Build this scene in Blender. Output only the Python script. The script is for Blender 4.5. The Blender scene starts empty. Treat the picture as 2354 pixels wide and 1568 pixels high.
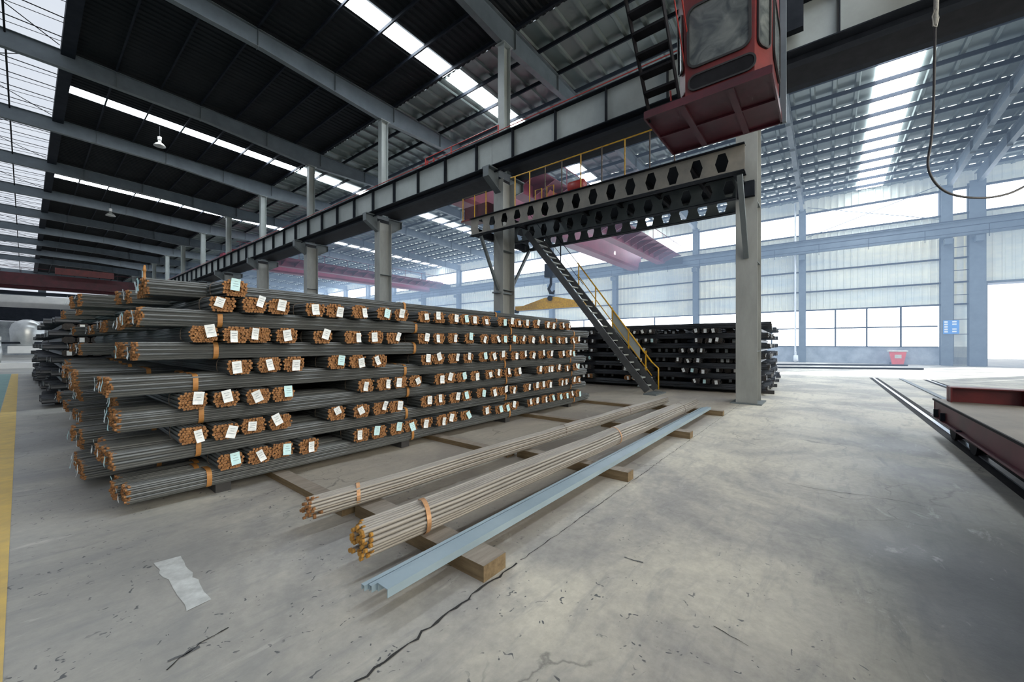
import bpy, math, random
from mathutils import Vector, Matrix

random.seed(7)
S = bpy.context.scene
COL = S.collection
EYE = 1.6
FPX = 900.0
YAW = math.radians(51.22)
FW = Vector((math.sin(YAW), math.cos(YAW), 0))
RT = Vector((math.cos(YAW), -math.sin(YAW), 0))


def ray(px, py):
    return FW + RT * ((px - 1177) / FPX) + Vector((0, 0, (791 - py) / FPX))


def on_z(px, py, z=0.0):
    d = ray(px, py)
    return Vector((0, 0, EYE)) + d * ((z - EYE) / d.z)


def on_depth(px, py, t):
    return Vector((0, 0, EYE)) + ray(px, py) * t


# ---------------------------------------------------------------- materials
def new_mat(name):
    m = bpy.data.materials.new(name)
    m.use_nodes = True
    nt = m.node_tree
    nt.nodes.clear()
    out = nt.nodes.new('ShaderNodeOutputMaterial')
    return m, nt, out


def N(nt, kind, **kw):
    n = nt.nodes.new(kind)
    for k, v in kw.items():
        if hasattr(n, k):
            setattr(n, k, v)
        else:
            n.inputs[k].default_value = v
    return n


def paint(name, c1, c2=None, rough=0.55, metal=0.0, scale=3.0, bump=0.0, bscale=30.0, spec=0.5, stretch=None):
    """A surface whose colour drifts between two tones with a little relief."""
    if c2 is None:
        c2 = tuple(v * 0.7 for v in c1)
    m, nt, out = new_mat(name)
    b = N(nt, 'ShaderNodeBsdfPrincipled')
    b.inputs['Roughness'].default_value = rough
    b.inputs['Metallic'].default_value = metal
    b.inputs['Specular IOR Level'].default_value = spec
    tc = N(nt, 'ShaderNodeTexCoord')
    mp = N(nt, 'ShaderNodeMapping')
    if stretch:
        mp.inputs['Scale'].default_value = stretch
    nt.links.new(tc.outputs['Object'], mp.inputs['Vector'])
    nz = N(nt, 'ShaderNodeTexNoise')
    nz.inputs['Scale'].default_value = scale
    nz.inputs['Detail'].default_value = 6
    nz.inputs['Roughness'].default_value = 0.65
    nt.links.new(mp.outputs[0], nz.inputs['Vector'])
    cr = N(nt, 'ShaderNodeValToRGB')
    cr.color_ramp.elements[0].position = 0.32
    cr.color_ramp.elements[1].position = 0.68
    cr.color_ramp.elements[0].color = (*c2, 1)
    cr.color_ramp.elements[1].color = (*c1, 1)
    nt.links.new(nz.outputs['Fac'], cr.inputs['Fac'])
    nt.links.new(cr.outputs[0], b.inputs['Base Color'])
    if bump:
        n2 = N(nt, 'ShaderNodeTexNoise')
        n2.inputs['Scale'].default_value = bscale
        n2.inputs['Detail'].default_value = 5
        nt.links.new(mp.outputs[0], n2.inputs['Vector'])
        bp = N(nt, 'ShaderNodeBump')
        bp.inputs['Strength'].default_value = bump
        bp.inputs['Distance'].default_value = 0.01
        nt.links.new(n2.outputs['Fac'], bp.inputs['Height'])
        nt.links.new(bp.outputs[0], b.inputs['Normal'])
    nt.links.new(b.outputs[0], out.inputs['Surface'])
    return m


def glow(name, col, strength):
    m, nt, out = new_mat(name)
    e = N(nt, 'ShaderNodeEmission')
    e.inputs['Strength'].default_value = strength
    tc = N(nt, 'ShaderNodeTexCoord')
    nz = N(nt, 'ShaderNodeTexNoise')
    nz.inputs['Scale'].default_value = 0.6
    nt.links.new(tc.outputs['Object'], nz.inputs['Vector'])
    cr = N(nt, 'ShaderNodeValToRGB')
    cr.color_ramp.elements[0].color = (col[0] * .9, col[1] * .93, col[2] * .97, 1)
    cr.color_ramp.elements[1].color = (*col, 1)
    nt.links.new(nz.outputs['Fac'], cr.inputs['Fac'])
    nt.links.new(cr.outputs[0], e.inputs['Color'])
    nt.links.new(e.outputs[0], out.inputs['Surface'])
    return m


def floor_mat():
    m, nt, out = new_mat('worn_concrete')
    L = nt.links.new
    b = N(nt, 'ShaderNodeBsdfPrincipled')
    tc = N(nt, 'ShaderNodeTexCoord')

    def noise(scale, detail=6, rough=.6, sx=1, sy=1, dist=0.0, rot=0):
        mp = N(nt, 'ShaderNodeMapping')
        mp.inputs['Scale'].default_value = (sx, sy, 1)
        mp.inputs['Rotation'].default_value = (0, 0, rot)
        L(tc.outputs['Object'], mp.inputs[0])
        n = N(nt, 'ShaderNodeTexNoise')
        n.inputs['Scale'].default_value = scale
        n.inputs['Detail'].default_value = detail
        n.inputs['Roughness'].default_value = rough
        n.inputs['Distortion'].default_value = dist
        L(mp.outputs[0], n.inputs['Vector'])
        return n.outputs['Fac']

    def ramp(src, p0, p1, c0=(0, 0, 0), c1=(1, 1, 1)):
        r = N(nt, 'ShaderNodeValToRGB')
        r.color_ramp.elements[0].position = p0
        r.color_ramp.elements[1].position = p1
        r.color_ramp.elements[0].color = (*c0, 1)
        r.color_ramp.elements[1].color = (*c1, 1)
        L(src, r.inputs['Fac'])
        return r.outputs[0]

    def mix(fac, a, bb, mode='MIX'):
        x = N(nt, 'ShaderNodeMix')
        x.data_type = 'RGBA'
        x.blend_type = mode
        for s, v in ((x.inputs[0], fac), (x.inputs[6], a), (x.inputs[7], bb)):
            if isinstance(v, (int, float)):
                s.default_value = v
            elif isinstance(v, tuple):
                s.default_value = (*v, 1)
            else:
                L(v, s)
        return x.outputs[2]

    base = ramp(noise(.55, 7, .62, dist=.5), .41, .58, (.36, .35, .325), (.64, .61, .515))
    fine = ramp(noise(14, 6, .7), .3, .75, (.78, .78, .78), (1.08, 1.08, 1.08))
    c = mix(1.0, base, fine, 'MULTIPLY')
    # drag streaks left by dragged bars
    st = ramp(noise(1.6, 5, .65, 1, 5, .6, .5), .52, .72)
    c = mix(mix(1.0, st, (.5, .5, .5), 'MULTIPLY'), c, (.22, .225, .23))
    # greyer, darker ground near the stack side (large X gradient of painted shade)
    sx = N(nt, 'ShaderNodeSeparateXYZ')
    L(tc.outputs['Object'], sx.inputs[0])

    def mrange(src, a, b_, c0=0., c1=1.):
        r = N(nt, 'ShaderNodeMapRange')
        r.inputs[1].default_value = a
        r.inputs[2].default_value = b_
        r.inputs[3].default_value = c0
        r.inputs[4].default_value = c1
        r.interpolation_type = 'SMOOTHSTEP'
        L(src, r.inputs[0])
        return r.outputs[0]
    # shade painted into the floor toward the rails; tan dust under the loose bars
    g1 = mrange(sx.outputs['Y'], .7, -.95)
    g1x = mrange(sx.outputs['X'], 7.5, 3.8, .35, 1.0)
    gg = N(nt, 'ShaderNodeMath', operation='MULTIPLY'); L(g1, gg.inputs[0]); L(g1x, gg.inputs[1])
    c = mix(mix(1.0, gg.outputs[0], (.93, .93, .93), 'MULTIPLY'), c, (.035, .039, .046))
    g2 = mrange(sx.outputs['Y'], 1.75, 2.1)
    g3 = mrange(sx.outputs['X'], 1.2, 2.4)
    gm = N(nt, 'ShaderNodeMath', operation='MULTIPLY')
    L(g2, gm.inputs[0]); L(g3, gm.inputs[1])
    gm2 = N(nt, 'ShaderNodeMath', operation='MULTIPLY')
    L(gm.outputs[0], gm2.inputs[0]); gm2.inputs[1].default_value = .6
    c = mix(gm2.outputs[0], c, (.27, .235, .20))
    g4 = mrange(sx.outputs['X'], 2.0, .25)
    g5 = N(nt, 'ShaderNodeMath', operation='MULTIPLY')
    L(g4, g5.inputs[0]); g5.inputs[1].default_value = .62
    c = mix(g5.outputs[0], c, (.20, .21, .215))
    # chips
    vo = N(nt, 'ShaderNodeTexVoronoi')
    vo.inputs['Scale'].default_value = 17
    nzv = N(nt, 'ShaderNodeTexNoise'); nzv.inputs['Scale'].default_value = 9
    L(tc.outputs['Object'], nzv.inputs['Vector'])
    vm = N(nt, 'ShaderNodeVectorMath', operation='MULTIPLY_ADD')
    L(nzv.outputs['Color'], vm.inputs[0]); vm.inputs[1].default_value = (.22, .22, 0)
    L(tc.outputs['Object'], vm.inputs[2])
    L(vm.outputs[0], vo.inputs['Vector'])
    chip = ramp(vo.outputs['Distance'], .12, .17, (1, 1, 1), (0, 0, 0))
    area = ramp(noise(1.6, 4, .6), .455, .51)
    far = mrange(sx.outputs['X'], 4.5, 2.0)
    chip = mix(1.0, mix(1.0, chip, area, 'MULTIPLY'), far, 'MULTIPLY')
    c = mix(chip, c, (.09, .095, .10))
    # pale scuffs
    sc = ramp(noise(1.7, 6, .7, 1, 2.6, .8, 1.1), .60, .70)
    c = mix(mix(1.0, sc, (.4, .4, .4), 'MULTIPLY'), c, (.58, .57, .53))
    # hairline cracks
    v2 = N(nt, 'ShaderNodeTexVoronoi', feature='DISTANCE_TO_EDGE')
    v2.inputs['Scale'].default_value = .55
    vm2 = N(nt, 'ShaderNodeVectorMath', operation='MULTIPLY_ADD')
    nz3 = N(nt, 'ShaderNodeTexNoise'); nz3.inputs['Scale'].default_value = 1.7; nz3.inputs['Detail'].default_value = 6
    L(tc.outputs['Object'], nz3.inputs['Vector'])
    L(nz3.outputs['Color'], vm2.inputs[0]); vm2.inputs[1].default_value = (.9, .9, 0)
    L(tc.outputs['Object'], vm2.inputs[2]); L(vm2.outputs[0], v2.inputs['Vector'])
    ck = ramp(v2.outputs['Distance'], .0015, .006, (.55, .55, .55), (0, 0, 0))
    c = mix(mix(1.0, ck, ramp(noise(.7, 2), .5, .6), 'MULTIPLY'), c, (.06, .06, .06))
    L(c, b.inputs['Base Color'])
    rr = N(nt, 'ShaderNodeMapRange')
    rr.inputs[3].default_value = .38; rr.inputs[4].default_value = .72
    L(noise(1.1, 5), rr.inputs[0]); L(rr.outputs[0], b.inputs['Roughness'])
    bp = N(nt, 'ShaderNodeBump'); bp.inputs['Strength'].default_value = .25; bp.inputs['Distance'].default_value = .01
    L(noise(25, 6, .7), bp.inputs['Height']); L(bp.outputs[0], b.inputs['Normal'])
    L(b.outputs[0], out.inputs['Surface'])
    return m


def glow_dot_roof_mat():
    """Dull roof sheet; toward the outer wall painted glow dots stand for daylight by the purlins."""
    m, nt, out = new_mat('roof_sheet_with_glow_dots')
    L = nt.links.new
    b = N(nt, 'ShaderNodeBsdfPrincipled')
    b.inputs['Base Color'].default_value = (.16, .19, .18, 1)
    b.inputs['Roughness'].default_value = .42
    b.inputs['Metallic'].default_value = .35
    tc = N(nt, 'ShaderNodeTexCoord'); sx = N(nt, 'ShaderNodeSeparateXYZ'); L(tc.outputs['Object'], sx.inputs[0])

    def band(src, period, phase, lo, hi):
        a = N(nt, 'ShaderNodeMath', operation='ADD'); L(src, a.inputs[0]); a.inputs[1].default_value = phase
        d = N(nt, 'ShaderNodeMath', operation='PINGPONG'); L(a.outputs[0], d.inputs[0]); d.inputs[1].default_value = period / 2
        g = N(nt, 'ShaderNodeMath', operation='LESS_THAN'); L(d.outputs[0], g.inputs[0]); g.inputs[1].default_value = lo
        return g.outputs[0]
    f1 = band(sx.outputs['X'], 1.7, -1.2 - .30 + 170, .14, 0)
    f2 = band(sx.outputs['Y'], .45, 45, .16, 0)
    mr = N(nt, 'ShaderNodeMapRange'); L(sx.outputs['X'], mr.inputs[0])
    mr.inputs[1].default_value = 22; mr.inputs[2].default_value = 35
    nz = N(nt, 'ShaderNodeTexNoise'); nz.inputs['Scale'].default_value = .8; L(tc.outputs['Object'], nz.inputs['Vector'])
    th = N(nt, 'ShaderNodeMath', operation='SUBTRACT'); L(mr.outputs[0], th.inputs[0]); L(nz.outputs['Fac'], th.inputs[1])
    gt = N(nt, 'ShaderNodeMath', operation='GREATER_THAN'); L(th.outputs[0], gt.inputs[0]); gt.inputs[1].default_value = 0
    p = N(nt, 'ShaderNodeMath', operation='MULTIPLY'); L(f1, p.inputs[0]); L(f2, p.inputs[1])
    q = N(nt, 'ShaderNodeMath', operation='MULTIPLY'); L(p.outputs[0], q.inputs[0]); L(gt.outputs[0], q.inputs[1])
    q2 = N(nt, 'ShaderNodeMath', operation='MULTIPLY'); L(q.outputs[0], q2.inputs[0]); q2.inputs[1].default_value = 1.6  # emission strength of the painted light dots
    b.inputs['Emission Color'].default_value = (.93, 1, .93, 1)
    L(q2.outputs[0], b.inputs['Emission Strength'])
    L(b.outputs[0], out.inputs['Surface'])
    return m


def haze_mat(name, col, e, a):
    m, nt, out = new_mat(name)
    em = N(nt, 'ShaderNodeEmission'); em.inputs['Color'].default_value = (*col, 1); em.inputs['Strength'].default_value = e
    ab = N(nt, 'ShaderNodeVolumeAbsorption'); ab.inputs['Color'].default_value = (.5, .5, .5, 1); ab.inputs['Density'].default_value = a
    ad = N(nt, 'ShaderNodeAddShader')
    nt.links.new(em.outputs[0], ad.inputs[0]); nt.links.new(ab.outputs[0], ad.inputs[1])
    nt.links.new(ad.outputs[0], out.inputs['Volume'])
    return m


M = {}
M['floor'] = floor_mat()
M['steel'] = paint('grey_painted_steel', (.15, .175, .185), (.10, .12, .13), .5, 0, 1.5)
M['steel_light'] = paint('pale_grey_painted_steel', (.36, .40, .395), (.28, .31, .30), .5, 0, .9)
M['steel_blue'] = paint('blue_grey_painted_steel', (.12, .15, .175), (.08, .105, .125), .5, 0, 1.2)
M['steel_dark'] = paint('dark_painted_steel', (.020, .024, .032), (.010, .013, .019), .7, 0, 2, 0, 30, .12)
M['stair_grey'] = paint('dark_grey_stair_paint', (.075, .08, .085), (.045, .048, .052), .5, 0, 2)
M['black'] = paint('near_black_steel', (.016, .016, .019), (.008, .008, .010), .7, 0, 3, 0, 30, .12)
M['column'] = paint('worn_column_paint', (.36, .375, .36), (.24, .252, .243), .55, 0, 1.3, .15, 20, .5, (1, 1, .35))
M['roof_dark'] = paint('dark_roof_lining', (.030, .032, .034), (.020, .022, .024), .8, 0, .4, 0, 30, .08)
M['roof_glow'] = glow_dot_roof_mat()
M['sheet'] = paint('pale_wall_sheet', (.50, .50, .45), (.33, .37, .37), .5, 0, .35, 0, 30, .5, (1, .3, 1))
M['plinth'] = paint('stained_plaster', (.42, .45, .47), (.22, .25, .28), .8, 0, 1.1)
M['bar'] = paint('dark_mill_scale', (.155, .165, .165), (.085, .094, .098), .42, .35, 2.2, .2, 60, .5, (.4, 8, 8))
M['bar_pale'] = paint('dusty_bar_steel', (.42, .39, .35), (.24, .22, .195), .45, .3, 2.0, .2, 60, .5, (.4, 7, 7))
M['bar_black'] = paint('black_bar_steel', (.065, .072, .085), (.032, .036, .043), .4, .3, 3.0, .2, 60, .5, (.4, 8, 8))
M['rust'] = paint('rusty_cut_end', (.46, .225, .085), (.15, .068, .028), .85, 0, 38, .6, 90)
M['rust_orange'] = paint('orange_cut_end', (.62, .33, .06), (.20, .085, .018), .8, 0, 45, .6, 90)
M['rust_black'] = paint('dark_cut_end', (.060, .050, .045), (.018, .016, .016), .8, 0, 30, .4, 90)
M['strap'] = paint('orange_strap', (.50, .24, .065), (.36, .16, .045), .5, .1, 12)
M['strap_pale'] = paint('pale_copper_strap', (.60, .34, .17), (.42, .22, .10), .4, .2, 12)
M['wire'] = paint('dull_tie_wire', (.16, .12, .09), (.09, .07, .05), .6, .3, 12)
M['tag_white'] = paint('white_paper_tag', (.90, .92, .92), (.70, .76, .78), .5, 0, 28)
M['tag_blue'] = paint('pale_blue_paper_tag', (.50, .76, .82), (.62, .86, .86), .5, 0, 28)
M['wood'] = paint('dusty_timber', (.33, .29, .245), (.22, .19, .16), .75, 0, 3, .3, 40, .3, (1, 8, 8))
M['wood_side'] = paint('raw_timber', (.24, .175, .10), (.14, .10, .055), .75, 0, 3, .3, 40, .3, (8, 1, 8))
M['wood_dark'] = paint('dark_timber', (.05, .05, .052), (.03, .03, .032), .8, 0, 3)
M['profile'] = paint('blue_grey_primer', (.34, .44, .50), (.27, .36, .42), .38, .15, 1.5)
M['red'] = paint('dull_red_paint', (.16, .016, .016), (.075, .009, .011), .45, 0, 1.8)
M['red_deep'] = paint('deep_red_paint', (.085, .008, .018), (.04, .005, .010), .5, 0, 1.5)
M['red_pink'] = paint('faded_red_paint', (.22, .028, .06), (.14, .018, .04), .5, 0, .8)
M['red_rail'] = paint('red_rail_paint', (.48, .05, .04), (.30, .03, .03), .5, 0, 3)
M['yellow'] = paint('yellow_safety_paint', (.80, .47, .02), (.50, .24, .02), .5, 0, 7)
M['yellow_pale'] = paint('pale_yellow_paint', (.75, .66, .32), (.6, .5, .22), .6, 0, 2)
M['line_yellow'] = paint('worn_yellow_floor_paint', (.66, .47, .13), (.46, .34, .13), .7, 0, 4)
M['green_floor'] = paint('sea_green_floor_paint', (.15, .30, .28), (.11, .23, .23), .6, 0, 1.5)
M['white_mark'] = paint('worn_white_floor_paint', (.62, .65, .64), (.36, .375, .37), .7, 0, 7)
M['crack'] = paint('crack_shadow', (.035, .035, .035), (.02, .02, .02), .9, 0, 9)
M['chip'] = paint('broken_concrete', (.13, .135, .14), (.075, .08, .085), .9, 0, 20)
M['cream'] = paint('cream_trim', (.62, .60, .50), (.50, .47, .38), .5, 0, 5)
M['rubber'] = paint('black_rubber_seal', (.02, .02, .022), (.012, .012, .013), .6, 0, 6)
M['silver'] = paint('brushed_silver', (.60, .62, .62), (.40, .42, .43), .3, .6, 1.5)
M['white'] = paint('white_panel', (.80, .80, .78), (.68, .69, .68), .5, 0, 1)
M['bin_red'] = paint('red_plastic', (.85, .10, .075), (.72, .07, .06), .45, 0, 2)
M['sign_blue'] = paint('blue_sign_paint', (.05, .26, .62), (.04, .22, .52), .5, 0, 3)
M['deck'] = paint('dusty_deck_plate', (.21, .18, .145), (.13, .115, .10), .6, .1, 1.6, .3, 30)
M['cable'] = paint('cable_jacket', (.05, .05, .055), (.03, .03, .035), .5, 0, 12)
M['rope'] = paint('pale_rope', (.40, .40, .37), (.26, .26, .25), .7, 0, 30)
M['rail_top'] = paint('polished_rail', (.50, .55, .60), (.32, .36, .40), .28, .8, 4)
M['chrome'] = paint('pale_bare_metal', (.5, .5, .46), (.3, .3, .28), .35, .5, 4)
M['sky_pane'] = glow('skylight_sheet', (.90, .96, 1.0), 24.0)
M['win_pane'] = glow('bright_window_pane', (.93, .97, 1.0), 5.0)
M['ridge_pane'] = glow('translucent_ridge_sheet', (.68, .72, .78), 1.1)
M['outside'] = glow('bright_daylight_outside', (1.0, .985, .95), 2.2)
M['front_fill'] = glow('warm_fill_panel', (1.0, .92, .78), 6.0)
M['slit'] = glow('daylight_slit', (1.0, .9, .75), 1.6)
gm, nt, out = new_mat('dusty_cab_glass')
b = N(nt, 'ShaderNodeBsdfPrincipled')
b.inputs['Roughness'].default_value = .25
tcg = N(nt, 'ShaderNodeTexCoord'); nzg = N(nt, 'ShaderNodeTexNoise'); nzg.inputs['Scale'].default_value = 2.5
nzg.inputs['Detail'].default_value = 7; nzg.inputs['Distortion'].default_value = 1.5
nt.links.new(tcg.outputs['Object'], nzg.inputs['Vector'])
crg = N(nt, 'ShaderNodeValToRGB'); crg.color_ramp.elements[0].color = (.035, .045, .05, 1); crg.color_ramp.elements[1].color = (.15, .165, .16, 1)
crg.color_ramp.elements[0].position = .35; crg.color_ramp.elements[1].position = .7
nt.links.new(nzg.outputs['Fac'], crg.inputs[0]); nt.links.new(crg.outputs[0], b.inputs['Base Color'])
nt.links.new(b.outputs[0], out.inputs['Surface'])
M['cab_glass'] = gm


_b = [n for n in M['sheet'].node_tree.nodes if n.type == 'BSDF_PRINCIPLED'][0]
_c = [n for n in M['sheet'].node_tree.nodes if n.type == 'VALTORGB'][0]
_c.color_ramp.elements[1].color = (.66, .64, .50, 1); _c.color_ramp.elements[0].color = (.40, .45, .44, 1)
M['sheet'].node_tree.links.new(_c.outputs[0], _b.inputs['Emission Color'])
_b.inputs['Emission Strength'].default_value = .30  # faint self-glow put into the sheets for daylight coming through them


# ---------------------------------------------------------------- mesh builder
class MB:
    def __init__(self):
        self.v, self.f, self.m = [], [], []

    def add(self, verts, faces, mi=0):
        o = len(self.v)
        self.v += [Vector(p) for p in verts]
        for f in faces:
            self.f.append([o + i for i in f]); self.m.append(mi)
        return self

    def box(self, x0, x1, y0, y1, z0, z1, mi=0):
        return self.add([(x0, y0, z0), (x1, y0, z0), (x1, y1, z0), (x0, y1, z0), (x0, y0, z1), (x1, y0, z1), (x1, y1, z1), (x0, y1, z1)],
                        [(0, 3, 2, 1), (4, 5, 6, 7), (0, 1, 5, 4), (1, 2, 6, 5), (2, 3, 7, 6), (3, 0, 4, 7)], mi)

    def frame(self, p0, p1, up=None):
        p0, p1 = Vector(p0), Vector(p1)
        d = (p1 - p0).normalized()
        u = Vector(up) if up else (Vector((0, 0, 1)) if abs(d.z) < .95 else Vector((1, 0, 0)))
        s = d.cross(u).normalized()
        u = s.cross(d).normalized()
        return p0, p1, s, u

    def bar(self, p0, p1, w, h, mi=0, up=None):
        """A rectangular bar from p0 to p1, w across, h along its own up."""
        p0, p1, s, u = self.frame(p0, p1, up)
        q = [(-w / 2, -h / 2), (w / 2, -h / 2), (w / 2, h / 2), (-w / 2, h / 2)]
        vs = [p + s * a + u * b_ for p in (p0, p1) for a, b_ in q]
        return self.add(vs, [(0, 1, 2, 3), (7, 6, 5, 4), (0, 4, 5, 1), (1, 5, 6, 2), (2, 6, 7, 3), (3, 7, 4, 0)], mi)

    def prof(self, p0, p1, prof, mi=0, up=None, close=True):
        """Sweep a 2-D outline (across, up) from p0 to p1."""
        p0, p1, s, u = self.frame(p0, p1, up)
        n = len(prof)
        vs = [p + s * a + u * b_ for p in (p0, p1) for a, b_ in prof]
        fs = [(i, (i + 1) % n, n + (i + 1) % n, n + i) for i in range(n if close else n - 1)]
        if close:
            fs += [tuple(range(n - 1, -1, -1)), tuple(range(n, 2 * n))]
        return self.add(vs, fs, mi)

    def ibeam(self, p0, p1, h, w, tf=.02, tw=.012, mi=0, up=None, miw=None):
        p0, p1, s, u = self.frame(p0, p1, up)
        self.bar(p0 + u * (h / 2 - tf / 2), p1 + u * (h / 2 - tf / 2), w, tf, mi, up)
        self.bar(p0 - u * (h / 2 - tf / 2), p1 - u * (h / 2 - tf / 2), w, tf, mi, up)
        self.bar(p0, p1, tw, h - 2 * tf, mi if miw is None else miw, up)
        return self

    def tube(self, pts, r, n=8, mi=0, cap=True):
        pts = [Vector(p) for p in pts]
        rs = r if isinstance(r, (list, tuple)) else [r] * len(pts)
        o = len(self.v)
        ref = None
        for i, p in enumerate(pts):
            d = (pts[min(i + 1, len(pts) - 1)] - pts[max(i - 1, 0)]).normalized()
            if ref is None:
                ref = Vector((0, 0, 1)) if abs(d.z) < .9 else Vector((1, 0, 0))
            s = d.cross(ref).normalized(); u = s.cross(d).normalized(); ref = u
            for k in range(n):
                a = 2 * math.pi * k / n
                self.v.append(p + (s * math.cos(a) + u * math.sin(a)) * rs[i])
        for i in range(len(pts) - 1):
            for k in range(n):
                self.f.append([o + i * n + k, o + i * n + (k + 1) % n, o + (i + 1) * n + (k + 1) % n, o + (i + 1) * n + k]); self.m.append(mi)
        if cap:
            self.f.append([o + k for k in range(n - 1, -1, -1)]); self.m.append(mi)
            self.f.append([o + (len(pts) - 1) * n + k for k in range(n)]); self.m.append(mi)
        return self

    def lathe(self, c, prof, n=20, mi=0, axis='z'):
        """prof: list of (radius, height)."""
        c = Vector(c); o = len(self.v)
        for r, h in prof:
            for k in range(n):
                a = 2 * math.pi * k / n
                p = (r * math.cos(a), r * math.sin(a), h)
                if axis == 'x': p = (h, p[0], p[1])
                if axis == 'y': p = (p[0], h, p[1])
                self.v.append(c + Vector(p))
        for i in range(len(prof) - 1):
            for k in range(n):
                self.f.append([o + i * n + k, o + i * n + (k + 1) % n, o + (i + 1) * n + (k + 1) % n, o + (i + 1) * n + k]); self.m.append(mi)
        self.f.append([o + k for k in range(n - 1, -1, -1)]); self.m.append(mi)
        self.f.append([o + (len(prof) - 1) * n + k for k in range(n)]); self.m.append(mi)
        return self

    def mesh(self, name, mats, org=Vector((0, 0, 0)), smooth=False):
        me = bpy.data.meshes.new(name)
        me.from_pydata([tuple(p - org) for p in self.v], [], self.f)
        for m in (mats if isinstance(mats, (list, tuple)) else [mats]):
            me.materials.append(M[m] if isinstance(m, str) else m)
        me.polygons.foreach_set('material_index', self.m)
        if smooth:
            me.polygons.foreach_set('use_smooth', [True] * len(self.f))
        me.update()
        return me

    def build(self, name, mats, parent=None, smooth=False, at_zero=False):
        """Link as ONE mesh object; its origin is its parent's, or its own base centre."""
        if parent is None:
            lo = [min(p[i] for p in self.v) for i in range(3)]; hi = [max(p[i] for p in self.v) for i in range(3)]
            org = Vector((0, 0, 0)) if at_zero else Vector(((lo[0] + hi[0]) / 2, (lo[1] + hi[1]) / 2, lo[2]))
        else:
            org = wpos(parent)
        o = bpy.data.objects.new(name, self.mesh(name, mats, org, smooth))
        COL.objects.link(o)
        if parent is None:
            o.location = org
        else:
            o.parent = parent
        return o


def wpos(o):
    p = Vector((0, 0, 0))
    while o:
        p += o.location; o = o.parent
    return p


def tag(o, label=None, cat=None, group=None, kind=None):
    if label: o['label'] = label
    if cat: o['category'] = cat
    if group: o['group'] = group
    if kind: o['kind'] = kind
    return o


def thing(name, label, cat, loc=(0, 0, 0), group=None, kind='thing', rz=0):
    o = bpy.data.objects.new(name, None)
    o.empty_display_size = .2
    COL.objects.link(o)
    o.location = loc; o.rotation_euler = (0, 0, rz)
    return tag(o, label, cat, group, kind)


def struct(o):
    o['kind'] = 'structure'
    return o


ORD = ['', 'first', 'second', 'third', 'fourth', 'fifth', 'sixth', 'seventh', 'eighth', 'ninth', 'tenth', 'eleventh', 'twelfth', 'thirteenth',
       'fourteenth', 'fifteenth', 'sixteenth', 'seventeenth', 'eighteenth', 'nineteenth', 'twentieth', 'twenty-first', 'twenty-second',
       'twenty-third', 'twenty-fourth', 'twenty-fifth', 'twenty-sixth', 'twenty-seventh']

# ---------------------------------------------------------------- camera
cam = bpy.data.cameras.new('camera')
cam.sensor_width = 36
cam.lens = 36 * FPX / 2354
cam.shift_y = 7 / 2354
cam.clip_start = .05; cam.clip_end = 600
co = bpy.data.objects.new('camera', cam); COL.objects.link(co)
co.location = (0, 0, EYE); co.rotation_euler = (math.pi / 2, 0, -YAW)
S.camera = co

# ---------------------------------------------------------------- dimensions of the hall
CX = 12.45                 # column row
BAY = 8.75
Y0 = 1.67
WX = 43.5                  # outer long wall
YN, YF = -17.5, 118.0      # hall ends


def roof_z(x):
    return 14.3 + .030 * (WX - x)


# ---------------------------------------------------------------- floor
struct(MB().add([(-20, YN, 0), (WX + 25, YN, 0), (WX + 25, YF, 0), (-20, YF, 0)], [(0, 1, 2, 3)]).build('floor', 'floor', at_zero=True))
fm = MB().add([(-.30, 2.2, .003), (-.062, 2.2, .003), (-.215, 34, .003), (-.44, 34, .003)], [(0, 1, 2, 3)]).build('floor_marking', 'line_yellow')
struct(fm)
struct(MB().add([(-9, 1.5, .002), (-.31, 1.5, .002), (-.45, 34, .002), (-9, 34, .002)], [(0, 1, 2, 3)]).build('floor_walkway', 'green_floor'))
rr = random.Random(3)
pts_l, pts_r = [], []
for (a, b2) in (((355, 1295), (430, 1403)), ((412, 1280), (485, 1381))):
    P, Q = on_z(*a), on_z(*b2)
    row = [P.lerp(Q, i / 12) + Vector((rr.uniform(-.012, .012), rr.uniform(-.012, .012), .003)) for i in range(13)]
    (pts_l if a[0] == 355 else pts_r).extend(row)
mb = MB()
mb.add([tuple(p) for p in pts_l + pts_r], [(i, i + 1, 14 + i, 13 + i) for i in range(12)])
struct(mb.build('floor_patch', 'white_mark'))


def crack(pts, w, seed, name='floor_crack', mat='crack', step=.05, jit=.012):
    r = random.Random(seed); mb = MB(); L_, R_ = [], []
    for a, b_ in zip(pts, pts[1:]):
        a, b_ = Vector(a), Vector(b_)
        n = max(2, int((b_ - a).length / step)); nrm = Vector((-(b_ - a).y, (b_ - a).x, 0)).normalized()
        for i in range(n):
            c = a.lerp(b_, i / n) + nrm * r.uniform(-jit, jit)
            ww = w * r.uniform(.25, 1)
            L_.append(c + nrm * ww + Vector((0, 0, .003))); R_.append(c - nrm * ww + Vector((0, 0, .003)))
    k = len(L_)
    mb.add(L_ + R_, [(i, k + i, k + i + 1, i + 1) for i in range(k - 1)])
    return struct(mb.build(name, mat))


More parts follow.
